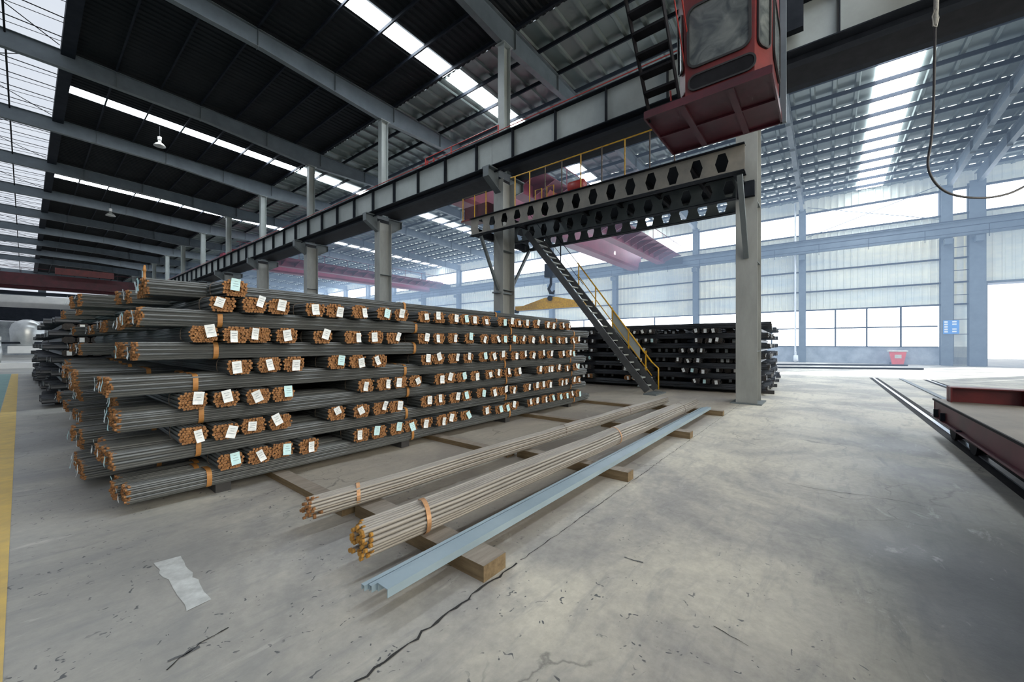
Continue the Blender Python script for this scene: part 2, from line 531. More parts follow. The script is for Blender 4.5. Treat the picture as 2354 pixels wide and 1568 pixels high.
crack([(-.5, 1.74, 0), (.98, 1.73, 0), (2.04, 1.76, 0), (2.3, 1.76, 0)], .011, 1, jit=.016)
crack([(2.3, 1.76, 0), (5, 1.77, 0), (11.9, 1.79, 0)], .004, 2, jit=.008)
crack([on_z(380, 1542), on_z(430, 1500), on_z(540, 1435)], .006, 3, step=.03)
crack([on_z(385, 1520), on_z(440, 1498), on_z(480, 1480)], .022, 4, mat='chip', step=.03)
crack([on_z(1640, 1440), on_z(1735, 1495)], .003, 5, step=.03, jit=.003)
crack([on_z(1435, 1282), on_z(1490, 1297)], .008, 6, mat='chip', step=.03, jit=.006)
crack([on_z(1810, 1112), on_z(1950, 1135), on_z(2060, 1150), on_z(2150, 1170)], .005, 7, step=.06, jit=.02)
crack([on_z(965, 1290), on_z(1060, 1305), on_z(1142, 1325)], .003, 8, step=.04, jit=.004)

# ---------------------------------------------------------------- roof
def sheet_roof(x0, x1, y0, y1, mat, name, pitch=.34, dep=.045):
    mb = MB(); ys = []
    y = y0
    while y < y1:
        ys += [(y, 0), (y + .14, 0), (y + .19, dep), (y + pitch - .05, dep)]
        y += pitch
    k = len(ys)
    z0, z1 = roof_z(x0), roof_z(x1)
    mb.add([(x0, a, z0 + d) for a, d in ys] + [(x1, a, z1 + d) for a, d in ys], [(i, i + 1, k + i + 1, k + i) for i in range(k - 1)])
    return mb


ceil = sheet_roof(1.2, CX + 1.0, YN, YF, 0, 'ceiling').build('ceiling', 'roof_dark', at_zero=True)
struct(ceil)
c2 = sheet_roof(CX + 1.0, WX + .4, YN, YF, 0, 'ceiling', .9, .09).build('ceiling', 'roof_glow', at_zero=True); struct(c2)
# pale lining of the roof between the first two frames, lit strongly in the photo
x = 1.2
while x < WX - .3:
    z = roof_z(x) - .02
    par = ceil if x < CX + 1 else c2
    mb = MB()
    mb.bar((x, YN, z - .11), (x, YF, z - .11), .015, .22)
    mb.bar((x + .03, YN, z - .01), (x + .03, YF, z - .01), .07, .012)
    mb.bar((x - .03, YN, z - .22), (x - .03, YF, z - .22), .07, .012)
    mb.build('purlin', 'steel_dark', par)
    x += 1.7
# translucent ridge with its lattice
rd = MB()
rd.add([(-8.5, YN, roof_z(1.2) + .1), (1.2, YN, roof_z(1.2) + .02), (1.2, YF, roof_z(1.2) + .02), (-8.5, YF, roof_z(1.2) + .1)], [(0, 1, 2, 3)])
w0 = struct(rd.build('window_ridge', 'ridge_pane'))
lat = MB(); rr = random.Random(5)
z = roof_z(1.2) - .25
for k in range(-1, 13):
    ya, yb = Y0 + BAY * k, Y0 + BAY * (k + 1)
    for j in range(5):
        yy = ya + (j + .6) * BAY / 5.4
        lat.tube([(-7.5, yy + .3, z + .2), (1.1, yy, z)], .022, 5)
        lat.tube([(-7.5, yy + .9, z - .12), (1.1, yy + .35, z - .02)], .014, 5)
    lat.tube([(-6, ya + .4, z), (1.0, yb - .5, z)], .02, 5)
    lat.tube([(-6, yb - .4, z), (1.0, ya + .5, z)], .02, 5)
lat.tube([(-.55, YN, z - .1), (-.55, YF, z - .1)], .035, 6)
lat.tube([(-2.8, YN, z - .1), (-2.8, YF, z - .1)], .035, 6)
lat.build('lattice', 'black', w0)
MB().box(1.05, 1.5, YN, YF, roof_z(1.2) - .42, roof_z(1.2) + .03).build('ridge_gutter', 'steel_dark', ceil)

# skylight strips: every other bay
wi = 1
for k in (-1, 1, 3, 5, 7, 9, 11):
    yc = Y0 + BAY * k + BAY * (.5 if k >= 1 else .5)
    mb = MB()
    hw = .45 if k >= 1 else .8
    for (xa, xb) in ((1.5, CX + .9), (CX + 1.1, WX - .5)):
        za, zb = roof_z(xa) - .012, roof_z(xb) - .012
        mb.add([(xa, yc - hw, za), (xb, yc - hw, zb), (xb, yc + hw, zb), (xa, yc + hw, za)], [(0, 1, 2, 3)])
    struct(mb.build('window_%d' % wi, 'sky_pane')); wi += 1

# rafters
def rafter(y, label):
    t = thing('roof_rafter', label, 'rafter', (CX, y, 14), 'roof rafters across the hall')
    xs = [-8.5, 1.0, 6.5, CX - .3, CX + .3, 17.5, 24, 37, WX]
    ds = [.8, .8, .75, 1.05, 1.05, .75, .7, .7, .9]
    web, fl = MB(), MB()
    for i in range(len(xs) - 1):
        xa, xb = xs[i], xs[i + 1]
        ta = roof_z(max(xa, 1.2)) - .24; tb = roof_z(max(xb, 1.2)) - .24
        for s in (-.007, .007):
            web.add([(xa, y + s, ta), (xb, y + s, tb), (xb, y + s, tb - ds[i + 1]), (xa, y + s, ta - ds[i])], [(0, 1, 2, 3)])
        fl.bar((xa, y, ta), (xb, y, tb), .26, .02)
        fl.bar((xa, y, ta - ds[i]), (xb, y, tb - ds[i + 1]), .26, .02)
    x = 2.9
    while x < WX - 1:
        zt = roof_z(x) - .25
        MB().box(x - .006, x + .006, y - .12, y + .12, zt - .8, zt).build('stiffener', 'steel', t)
        x += 3.4
    web.build('web', 'steel_blue', t); fl.build('flange', 'steel', t)
    for x in (4.6, 8, 16.5, 20):
        MB().tube([(x, y + .05, roof_z(x) - 1.05), (x, y + .95, roof_z(x) - .2)], .02, 6).build('fly_brace', 'steel', t)


for k in range(-1, 12):
    lab = {-1: 'grey steel roof rafter ending at the column beside the big door'}.get(
        k, 'grey steel roof rafter resting on the %s upright of the column row from the front' % ORD[min(k + 1, 20)])
    rafter(Y0 + BAY * k, lab)
# the second frame of the expansion joint
rafter(-8.55, 'grey steel roof rafter closest to the big door, second of a close pair')

# ---------------------------------------------------------------- column row, corbels and runway girders
GX0, GX1 = 11.7, 13.2
GB, GT = 8.62, 9.78
for k in range(0, 12):
    y = Y0 + BAY * k
    t = thing('steel_column', '%s steel column from the front in the row carrying the crane runway' % ORD[k + 1], 'column', (CX, y, 0), 'columns of the crane runway row')
    mb = MB()
    mb.box(CX - .375, CX - .355, y - .25, y + .25, .03, 8.3)
    mb.box(CX + .355, CX + .375, y - .25, y + .25, .03, 8.3)
    mb.box(CX - .355, CX + .355, y - .008, y + .008, .03, 8.3)
    mb.build('shaft', 'column', t)
    MB().box(CX - .5, CX + .5, y - .36, y + .36, 0, .03).build('base_plate', 'steel', t)
    for z in (1.4, 3.8, 5.4):
        MB().box(CX - .355, CX + .355, y - .24, y + .24, z, z + .015).build('stiffener', 'steel', t)
    cb = MB()
    for s in (-1, 1):
        x1 = CX + s * 1.12
        cb.add([(CX + s * .37, y - .01, 7.75), (x1, y - .01, 8.2), (x1, y - .01, 8.55), (CX + s * .37, y - .01, 8.55),
                (CX + s * .37, y + .01, 7.75), (x1, y + .01, 8.2), (x1, y + .01, 8.55), (CX + s * .37, y + .01, 8.55)],
               [(0, 1, 2, 3), (7, 6, 5, 4), (0, 4, 5, 1), (1, 5, 6, 2), (2, 6, 7, 3)])
        cb.bar((CX + s * .37, y, 7.75), (x1, y, 8.2), .3, .02)
        cb.box(min(x1, x1 + s * .01), max(x1, x1 + s * .01), y - .15, y + .15, 8.2, 8.55)
    cb.box(CX - 1.13, CX + 1.13, y - .2, y + .2, 8.55, 8.6)
    cb.build('corbel', 'steel', t)
    up = MB()
    zt = roof_z(CX) - 1.31
    up.box(CX - .2, CX - .185, y - .17, y + .17, 8.6, zt); up.box(CX + .185, CX + .2, y - .17, y + .17, 8.6, zt)
    up.box(CX - .185, CX + .185, y - .006, y + .006, 8.6, zt)
    up.box(CX - .3, CX + .3, y - .24, y + .24, zt - .02, zt)
    up.build('upper_post', 'steel_light', t)
    if k == 0:
        MB().box(CX - .52, CX - .377, y - .2, y + .2, 5.5, 5.9).build('bracket', 'steel_dark', t)

for k in range(-2, 12):
    ya, yb = Y0 + BAY * k + .01, Y0 + BAY * (k + 1) - .01
    pos = {-2: 'two spans nearer than', -1: 'just nearer than'}.get(k)
    for side, gx in (('camera', GX0), ('far', GX1)):
        where = '%s the first column' % pos if pos else 'starting at the %s column of the row' % ORD[k + 1]
        t = thing('runway_girder', 'crane runway girder span on the %s side, %s' % ('near' if side == 'camera' else 'far', where), 'girder',
                  (gx, (ya + yb) / 2, GB), 'crane runway girder spans')
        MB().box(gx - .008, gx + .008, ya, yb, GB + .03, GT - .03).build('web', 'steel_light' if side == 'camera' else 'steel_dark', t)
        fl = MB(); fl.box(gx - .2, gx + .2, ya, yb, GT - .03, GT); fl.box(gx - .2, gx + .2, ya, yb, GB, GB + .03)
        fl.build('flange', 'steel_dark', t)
        y = Y0 + 1.905 * math.ceil((ya - Y0) / 1.905)
        while y < yb:
            MB().box(gx - .17, gx + .17, y - .01, y + .01, GB + .03, GT - .03).build('stiffener', 'steel_dark', t); y += 1.905
        rl = MB(); rl.box(gx - .035, gx + .035, ya, yb, GT, GT + .12); rl.box(gx - .06, gx + .06, ya, yb, GT, GT + .02)
        rl.build('crane_rail', 'black', t)
        if side == 'camera':
            wp = MB(); wp.box(gx + .1, CX - .25, ya, yb, GB - .03, GB - .005)
            wp.box(gx + .1, gx + .14, ya, yb, GB - .12, GB - .03); wp.build('walkway_plate', 'steel_dark', t)
            w2 = MB(); w2.box(CX + .25, GX1 - .1, ya, yb, GB - .03, GB - .005); w2.box(CX - .25, CX + .25, ya + .4, yb - .4, GB - .03, GB - .005)
            w2.build('walkway_plate', 'black', t)
c = MB().tube([(11.42, -16, GT + .02), (11.42, 95, GT + .02)], .018, 6).build('conductor_rail', 'red_rail')
tag(c, 'thin orange-red conductor rail along the top edge of the near runway girder', 'rail')

# red railing on the runway
t = thing('walkway_railing', 'red railing standing on top of the runway girder between two uprights', 'railing', (12.05, 12.6, GT))
for y in (10.4, 13.2, 15.0):
    MB().box(12.03, 12.07, y - .025, y + .025, GB, 10.5).build('post', 'red_rail', t)
for y in (14.2, 14.65):
    MB().box(11.85, 11.91, y - .03, y + .03, GT + .02, GT + .45).build('post', 'red_rail', t)
mb = MB().tube([(12.05, 10.4, 10.5), (12.05, 15, 10.5)], .022, 6)
mb.tube([(12.05, 10.4, 10.15), (12.05, 15, 10.15)], .012, 6); mb.build('rail', 'red_rail', t)

# ---------------------------------------------------------------- outer wall at X = WX
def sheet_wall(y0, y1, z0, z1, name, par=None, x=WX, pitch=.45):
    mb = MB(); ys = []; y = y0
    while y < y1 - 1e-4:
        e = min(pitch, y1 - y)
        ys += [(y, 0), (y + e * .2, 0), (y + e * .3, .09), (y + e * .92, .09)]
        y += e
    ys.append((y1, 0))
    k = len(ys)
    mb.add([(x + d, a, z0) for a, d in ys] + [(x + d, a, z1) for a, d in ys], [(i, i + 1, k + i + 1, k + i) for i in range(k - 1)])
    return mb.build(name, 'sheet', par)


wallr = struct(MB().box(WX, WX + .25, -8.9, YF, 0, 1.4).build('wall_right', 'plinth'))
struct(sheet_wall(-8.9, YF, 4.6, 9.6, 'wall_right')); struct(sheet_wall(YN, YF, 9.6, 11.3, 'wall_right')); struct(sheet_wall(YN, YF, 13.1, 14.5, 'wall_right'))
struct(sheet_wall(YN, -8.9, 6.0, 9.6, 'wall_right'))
wcols = [(-16.6, .5), (-8.45, .8), (-6.95, .6)] + [(Y0 + BAY * k, .5) for k in range(0, 13)]
for i, (y, w) in enumerate(wcols):
    lab = ['grey steel wall column on the far side of the big door', 'wide grey wall column right beside the big open door',
           'grey wall column left of the ladder, with the blue notice'][i] if i < 3 else 'grey steel wall column, %s to the left of the big door pair' % ORD[i - 2]
    t = thing('wall_column', lab, 'column', (WX - .5, y, 0), 'columns along the outer wall')
    mb = MB().box(WX - .75, WX - .73, y - w / 2, y + w / 2, 0, 13.4)
    mb.box(WX - .12, WX - .1, y - w / 2, y + w / 2, 0, 13.4); mb.box(WX - .73, WX - .12, y - .01, y + .01, 0, 13.4)
    mb.build('shaft', 'steel_blue', t)
    MB().box(WX - 1.35, WX - .75, y - .2, y + .2, 8.9, 9.3).build('corbel', 'steel_blue', t)
# girts
gi = MB()
for z in (6.2, 8.0):
    gi.box(WX - .16, WX - .02, -8.9, YF, z - .06, z + .06)
gi.box(WX - .16, WX - .02, YN, YF, 11.2, 11.32); gi.box(WX - .16, WX - .02, YN, YF, 13.05, 13.2); gi.box(WX - .16, WX - .02, -8.9, YF, 4.5, 4.62)
struct(gi.build('trim_girts', 'steel_dark'))
# windows
wn = 20
frames = [(-6.6, Y0 - .25)] + [(Y0 + BAY * k + .25, Y0 + BAY * (k + 1) - .25) for k in range(0, 12)]
for (a, b_) in frames:
    o = MB().box(WX + .12, WX + .14, a, b_, 1.4, 4.55).build('window_%d' % wn, 'win_pane'); struct(o)
    fr = MB()
    n = 4
    for j in range(1, n):
        y = a + (b_ - a) * j / n
        fr.box(WX + .05, WX + .1, y - .06, y + .06, 1.4, 4.55 if j % 2 == 0 or a < 0 else 3.0)
    fr.box(WX + .05, WX + .1, a, b_, 2.91, 3.02)
    fr.box(WX - .04, WX + .12, a, b_, 1.36, 1.42)
    fr.build('window_frame', 'steel_dark', o)
    wn += 1
    o = MB().box(WX + .12, WX + .14, a, b_, 11.3, 13.1).build('window_%d' % wn, 'win_pane'); struct(o); wn += 1
for (a, b_) in ((-8.05, -7.3), (-16.3, -8.95)):
    o = MB().box(WX + .12, WX + .14, a, b_, 11.3, 13.1).build('window_%d' % wn, 'win_pane'); struct(o); wn += 1
# wall piece with the rungs between the pair of columns
struct(MB().box(WX, WX + .2, -8.1, -7.2, 0, 11.3).build('wall_right', 'sheet'))
t = thing('wall_ladder', 'grey steel ladder rungs between the two wall columns beside the big door', 'ladder', (WX - .4, -7.7, 0))
for s in (-.38, .38):
    MB().box(WX - .5, WX - .46, -7.7 + s - .02, -7.7 + s + .02, .3, 9.4).build('stile', 'steel_blue', t)
for z in (2.3, 3.4, 5.2, 7.0, 8.7):
    MB().box(WX - .5, WX - .46, -8.06, -7.34, z, z + .05).build('rung', 'steel_dark', t)
# door opening with bright yard outside
dj = MB(); dj.box(WX - .05, WX + .2, -9.05, -8.9, 0, 6); dj.box(WX - .05, WX + .2, -16.4, -16.25, 0, 6); dj.box(WX - .05, WX + .2, -16.4, -8.9, 6, 6.15)
struct(dj.build('door_1', 'steel_blue'))
struct(MB().add([(WX + 22, -70, -1), (WX + 22, 25, -1), (WX + 22, 25, 8), (WX + 22, -70, 8)], [(0, 1, 2, 3)]).build('backdrop_yard', 'outside'))
# runway on the wall
t = thing('runway_beam', 'pale crane runway beam running along the outer wall below the upper windows', 'girder', (WX - 1.1, 50, 9.4))
mb = MB().ibeam((WX - 1.1, YN, 9.95), (WX - 1.1, YF, 9.95), 1.05, .35, .03, .015); mb.build('beam', 'steel_blue', t)
MB().box(WX - 1.14, WX - 1.06, YN, YF, 10.48, 10.6).build('crane_rail', 'steel_dark', t)
mb = MB().tube([(WX - 1.6, YN, 10.0), (WX - 1.6, YF, 10.0)], .03, 6)
mb.tube([(WX - 1.6, YN, 9.55), (WX - 1.6, YF, 9.55)], .02, 6)
y = -15
while y < 60:
    mb.bar((WX - 1.6, y, 9.1), (WX - 1.6, y, 10.0), .03, .03); y += 3.1
mb.build('conductor_line', 'steel_dark', t)
# tie rods
for (p, q, lab) in (((1.3, 11.0), (-6.7, 13.6), 'thin tie rod rising to the right across the bright upper window'),
                    ((1.3, 13.6), (-6.7, 11.0), 'thin tie rod falling to the right across the bright upper window')):
    o = MB().tube([(WX - .3, p[0], p[1]), (WX - .3, q[0], q[1])], .028, 6).build('tie_rod', 'steel_blue'); tag(o, lab, 'rod')
o = MB().tube([(WX - .95, 2.15, .02), (WX - .95, 2.15, 14.0)], .07, 10).build('drain_pipe', 'white'); tag(o, 'white vertical drain pipe beside the wall column nearest the dark stack', 'pipe')

# end walls
struct(MB().box(-20, WX, YF, YF + .2, 0, 16.5).build('wall_back', 'steel_blue'))
ew = MB(); ew.box(-14, 1.6, YF - .06, YF - .04, 11.2, 14.4); ew.box(2.6, 11, YF - .06, YF - .04, 9.5, 14.2); ew.box(-14, 4, YF - .06, YF - .04, 3.0, 7.2); ew.box(16, 42, YF - .06, YF - .04, 8, 11.5)
struct(ew.build('window_60', 'ridge_pane'))
struct(MB().box(-20, WX, YN - .2, YN, 0, 16.5).build('wall_front', 'steel_light'))
struct(MB().box(-14, 24, YN + .02, YN + .05, 4.0, 12.5).build('window_63', 'front_fill'))  # unseen glowing panel added behind the camera to light floor and stack

# ---------------------------------------------------------------- rebar bundles
def section(n, w, h, p=3.0):
    out_ = []
    for k in range(n):
        a = 2 * math.pi * k / n
        c_, s_ = math.cos(a), math.sin(a)
        out_.append((w / 2 * math.copysign(abs(c_) ** (2 / p), c_), h / 2 * math.copysign(abs(s_) ** (2 / p), s_)))
    return out_


def bundle_meshes(seed, L, w, h, rod, mats, pre, sag=.012, sides=6, cuff=.016, segs=7, jend=.022):
    """All the bars of one bundle along local +X, with a rusty cut end; plus strap, wire and tag meshes."""
    r = random.Random(seed)
    spots = []
    row = 0; zz = -h / 2 + rod
    while zz < h / 2 - rod * .6:
        yy = -w / 2 + rod + (rod if row % 2 else 0)
        while yy < w / 2 - rod * .7:
            e = abs(yy / (w / 2 - rod * .6)) ** 3.6 + abs(zz / (h / 2 - rod * .6)) ** 3.6
            if e <= 1.12:
                spots.append((yy + r.uniform(-.1, .1) * rod, zz + r.uniform(-.1, .1) * rod))
            yy += rod * 1.86
        zz += rod * 1.62; row += 1
    mb = MB()
    wob = [(r.uniform(-.012, .012), r.uniform(-sag, sag * .6)) for _ in range(segs)]
    for (y, z) in spots:
        x0 = r.uniform(-jend, jend * .6); x1 = L + r.uniform(-.05, .05)
        xs = [x0, x0 + cuff] + [L * i / segs for i in range(1, segs)] + [x1]
        pts = []
        ph = r.uniform(-.004, .004)
        for i, xx in enumerate(xs):
            tt = xx / L * (segs - 1); i0 = max(0, min(segs - 2, int(tt))); f = min(1, max(0, tt - i0))
            f = f * f * (3 - 2 * f)
            oy = wob[i0][0] * (1 - f) + wob[i0 + 1][0] * f; oz = wob[i0][1] * (1 - f) + wob[i0 + 1][1] * f
            pts.append((xx, y + oy + ph * math.sin(xx), z + oz))
        o = len(mb.f)
        mb.tube(pts, rod * r.uniform(.93, 1.02), sides)
        for q in range(sides):
            mb.m[o + q] = 1
        mb.m[-2] = 1; mb.m[-1] = 1
    me = mb.mesh(pre + '_bars', mats)
    return me, spots, wob


def band_mesh(w, h, xw, mat, name, th=.003, lift=.006):
    sec = section(28, w + 2 * lift, h + 2 * lift, 3.2)
    mb = MB(); n = len(sec)
    vs = []
    for x, g in ((-xw / 2, 0), (-xw / 2, th), (xw / 2, th), (xw / 2, 0)):
        for (a, b_) in sec:
            k = 1 + g / (w / 2)
            vs.append((x, a * k, b_ * k))
    fs = []
    for j in range(4):
        for k in range(n):
            fs.append((j * n + k, j * n + (k + 1) % n, ((j + 1) % 4) * n + (k + 1) % n, ((j + 1) % 4) * n + k))
    mb.add(vs, fs)
    return mb.mesh(name, mat)


def tag_mesh(mat, name, w=.086, h=.128, seed=0):
    r = random.Random(seed); mb = MB(); n = 4; vs = []
    for j in range(n + 1):
        for i in range(3):
            vs.append((-.004 * math.sin(j * 1.3 + seed) - .003 * (i - 1) * r.uniform(-1, 1), (i / 2 - .5) * w, h / 2 - h * j / n))
    mb.add(vs, [(j * 3 + i, j * 3 + i + 1, j * 3 + i + 4, j * 3 + i + 3) for j in range(n) for i in range(2)])
    # printed lines
    for j in range(3):
        z = h * (.28 - .2 * j)
        ww = w * r.uniform(.3, .7) / 2
        mb.add([(-.0085, -ww, z), (-.0085, ww, z), (-.0085, ww, z - .003), (-.0085, -ww, z - .003)], [(0, 1, 2, 3)], 1)
    return mb.mesh(name, [mat, 'steel_blue'])


BW, BH = .246, .178
TAGM = [tag_mesh('tag_white', 'tag_paper', seed=1), tag_mesh('tag_white', 'tag_paper', .066, .125, 2), tag_mesh('tag_blue', 'tag_paper', seed=3), tag_mesh('tag_white', 'tag_paper', .08, .10, 4)]
RUSTV = [bundle_meshes(s, 9.0, BW, BH, rd_, ['bar', 'rust'], 'rebar') for s, rd_ in ((1, .0135), (2, .0135), (3, .016), (4, .0115), (5, .0145))]
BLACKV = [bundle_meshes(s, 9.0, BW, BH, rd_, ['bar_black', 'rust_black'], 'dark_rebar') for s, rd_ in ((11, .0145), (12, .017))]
STRAPM = band_mesh(BW, BH, .045, 'strap', 'strap_band')
WIREM = band_mesh(BW, BH, .010, 'wire', 'tie_wire', .004, .003)
brand = random.Random(99)


def make_bundle(variant, label, group, wx, tags=True, strap=True, far=False):
    me = variant[0]; wob = variant[2]
    t = thing('rebar_bundle', label, 'rebar bundle', (0, 0, 0), group)
    o = bpy.data.objects.new('bars', me); COL.objects.link(o); o.parent = t
    return t


PROTO = {}


def place_bundle(vi, loc, rz, label, group, dark=False, ties='strap', tagkind=None, roll=0, scl=(1, 1, 1)):
    V = BLACKV if dark else RUSTV
    v = V[vi % len(V)]
    t = thing('rebar_bundle', label, 'rebar bundle', loc, group, rz=rz)
    o = bpy.data.objects.new('bars', v[0]); COL.objects.link(o); o.parent = t
    wob = v[2]

    def off(xx):
        tt = xx / 9.0 * 6; i0 = max(0, min(5, int(tt))); f = tt - i0; f = f * f * (3 - 2 * f)
        return wob[i0][0] * (1 - f) + wob[i0 + 1][0] * f, wob[i0][1] * (1 - f) + wob[i0 + 1][1] * f
    if ties == 'strap':
        for xx in (.62, 3.2, 5.6, 8.2):
            b_ = bpy.data.objects.new('strap', STRAPM); COL.objects.link(b_); b_.parent = t; b_.location = (xx, *off(xx))
    elif ties == 'wire':
        for xx in (.32,):
            b_ = bpy.data.objects.new('tie_wire', WIREM); COL.objects.link(b_); b_.parent = t; b_.location = (xx, *off(xx))
    if tagkind is not None:
        g = bpy.data.objects.new('paper_tag', TAGM[tagkind]); COL.objects.link(g); g.parent = t
        oy, oz = off(0)
        g.location = (-.045, oy + brand.uniform(-.06, .06), oz + brand.uniform(-.02, .04))
        g.rotation_euler = (brand.choice([0, .1, -.1, .3, -.4, .15, -.2]), brand.uniform(-.1, .15), 0)
    return t


LH = .168
ZB = .193
FYF = 4.95
rows = {
    1: [534, 595, 653, 707, 831, 870, 910, 944, 984, 1012, 1043, 1072, 1121, 1144, 1163, 1184, 1220, 1236, 1253, 1269, 1287, 1302, 1313, 1325],
    3: [448, 518, 586, 647, 779, 828, 872, 910, 980, 1008, 1041, 1071, 1112, 1136, 1157, 1179, 1210, 1230, 1246, 1261, 1289, 1304, 1315, 1325],
    5: [443, 523, 593, 651, 843, 883, 922, 956, 1010, 1036, 1065, 1091, 1126, 1149, 1169, 1188, 1239, 1258, 1272, 1286, 1303, 1318, 1329],
    7: [552, 618, 674, 777, 826, 870, 980, 1012, 1043, 1072, 1111, 1134, 1159, 1180, 1206, 1227, 1244, 1261, 1292, 1306, 1321],
    9: [471, 538, 599, 656, 743, 814, 860, 903, 979, 1010, 1041, 1082, 1119, 1140, 1160, 1182, 1204, 1225, 1244, 1263, 1284, 1300, 1315, 1329],
    11: [515, 584, 642, 723, 774, 826, 881, 921, 981, 1013, 1041, 1071, 1098, 1120, 1152, 1173, 1194, 1211, 1230, 1256, 1274, 1291, 1307],
}


def px_to_x(px, y):
    u = (px - 1177) / FPX
    return y * (FW.x + RT.x * u) / (FW.y + RT.y * u)


n_b = 0
for li, (lay, pxs) in enumerate(sorted(rows.items())):
    last = -9
    for i, px in enumerate(pxs):
        x = px_to_x(px, FYF)
        x = max(x, last + .243); last = x
        z = ZB + lay * LH
        y = FYF + brand.uniform(-.05, .04) + (.03 if i % 4 == 0 else 0)
        tk = brand.choice([0, 0, 1, 3, 1, 0, 2]) if lay > 1 else brand.choice([2, 2, 2, 0, 1])
        if px < 500 and lay == 5: pass
        place_bundle(brand.randrange(5), (x, y, z), math.pi / 2 + brand.uniform(-.006, .006),
                     'rebar bundle, tagged rusty end %s from left, %s row of ends up, big stack' % (ORD[i + 1], ORD[li + 1]),
                     'bundles with tagged ends in the big stack', ties='wire', tagkind=tk)
        n_b += 1

# lengthwise layers
left_x = {0: .57, 2: .50, 4: .57, 6: .50, 8: .66, 10: .70, 12: .80}
for li, lay in enumerate(range(0, 14, 2)):
    groups = [(5.07, 4), (6.75, 3), (8.35, 3), (10.1, 3), (11.9, 3)]
    if lay == 0: groups = [(5.02, 3), (6.35, 4), (8.2, 3), (10.0, 3), (11.9, 3)]
    if lay == 12: groups = [(5.38, 3), (6.75, 2), (7.9, 3), (10.1, 2), (11.9, 2)]
    idx = 0
    for gi_, (gy, cnt) in enumerate(groups):
        gx = left_x[lay] + (brand.uniform(-.16, .14) if gi_ else 0)
        if lay == 12: gx -= .10 * gi_
        if lay == 0 and gi_ == 1: gx = .42
        for j in range(cnt):
            idx += 1
            y = gy + .125 + j * .246
            rz = brand.uniform(-.0015, .0015)
            if lay == 12 and gi_ == 0: rz = .035
            place_bundle(brand.randrange(5), (gx + brand.uniform(-.04, .04), y, ZB + lay * LH), rz,
                         'lengthwise rebar bundle, %s from the front in the %s lengthwise layer up, big stack' % (ORD[idx], ORD[li + 1]),
                         'lengthwise bundles in the big stack', ties='strap', tagkind=brand.choice([0, 1, 2, 3]) if j % 2 == 0 or brand.random() < .5 else None)
            n_b += 1

# two loose ones lying on top of their rows
place_bundle(0, (px_to_x(540, FYF), FYF + .02, ZB + 12 * LH), math.pi / 2 + .055, 'rebar bundle lying on top of the highest row of tagged ends, at the left', 'bundles with tagged ends in the big stack', ties='wire', tagkind=2)
n_b += 1

# timbers under the big stack
for i, x in enumerate((1.35, 3.7, 6.2, 8.7)):
    o = MB().box(x - .07, x + .07, 5.1, 13.8, 0, .11).build('timber', 'wood_dark')
    tag(o, 'dark timber bearer under the big stack, %s from the left end' % ORD[i + 1], 'timber', 'timber bearers under the big stack')

# dark stack behind the stairs
ang = math.radians(3)
org = Vector((13.85, 8.35, 0))
ex = Vector((math.cos(ang), math.sin(ang), 0)); ey = Vector((math.sin(ang), -math.cos(ang), 0))   # ey runs toward smaller Y along the face


def bpos(a, d, z):
    return org + ey * a + ex * d + Vector((0, 0, z))


bgaps = []
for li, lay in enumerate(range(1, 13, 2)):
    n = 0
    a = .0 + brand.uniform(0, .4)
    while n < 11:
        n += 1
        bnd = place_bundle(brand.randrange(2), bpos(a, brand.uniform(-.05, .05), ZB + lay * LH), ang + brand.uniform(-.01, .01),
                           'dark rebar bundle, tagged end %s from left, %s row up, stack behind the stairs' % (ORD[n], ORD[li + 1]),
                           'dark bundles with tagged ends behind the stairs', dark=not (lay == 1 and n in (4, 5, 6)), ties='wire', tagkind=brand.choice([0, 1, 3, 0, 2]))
        if n % 4 == 0 and n < 11: bgaps += [(a + .28, lay), (a + .55, lay), (a + .82, lay)]
        a += .262 + (brand.choice([.55, .8]) + .40 if n % 4 == 0 else 0) + brand.uniform(0, .04)
        n_b += 1
    a += .05
    while a < 6.7:
        bgaps.append((a, lay)); a += .26
for li, lay in enumerate(range(0, 14, 2)):
    for j, dd in enumerate((.30, 3.0, 5.6, 7.9)):
        p = bpos(6.95 + brand.uniform(-.1, .1), dd, ZB + lay * LH)
        place_bundle(brand.randrange(2), p, ang + math.pi / 2 + brand.uniform(-.006, .006),
                     'dark rebar bundle across the stack behind the stairs, %s layer up, %s in' % (ORD[li + 1], ORD[j + 1]),
                     'dark crosswise bundles behind the stairs', dark=True, ties='none', tagkind=brand.choice([0, 1]))
        n_b += 1
for i, dd in enumerate((.8, 3.3, 5.8, 8.2)):
    p, q = bpos(7.1, dd, .055), bpos(-1, dd, .055)
    o = MB().bar(p, q, .14, .11).build('timber', 'wood_dark')
    tag(o, 'dark timber bearer poking out under the stack behind the stairs, %s in' % ORD[i + 1], 'timber', 'timber bearers under the dark stack')

# the mass of dark bundles further along the yellow line: uncountable
mass = MB(); mr = random.Random(21)


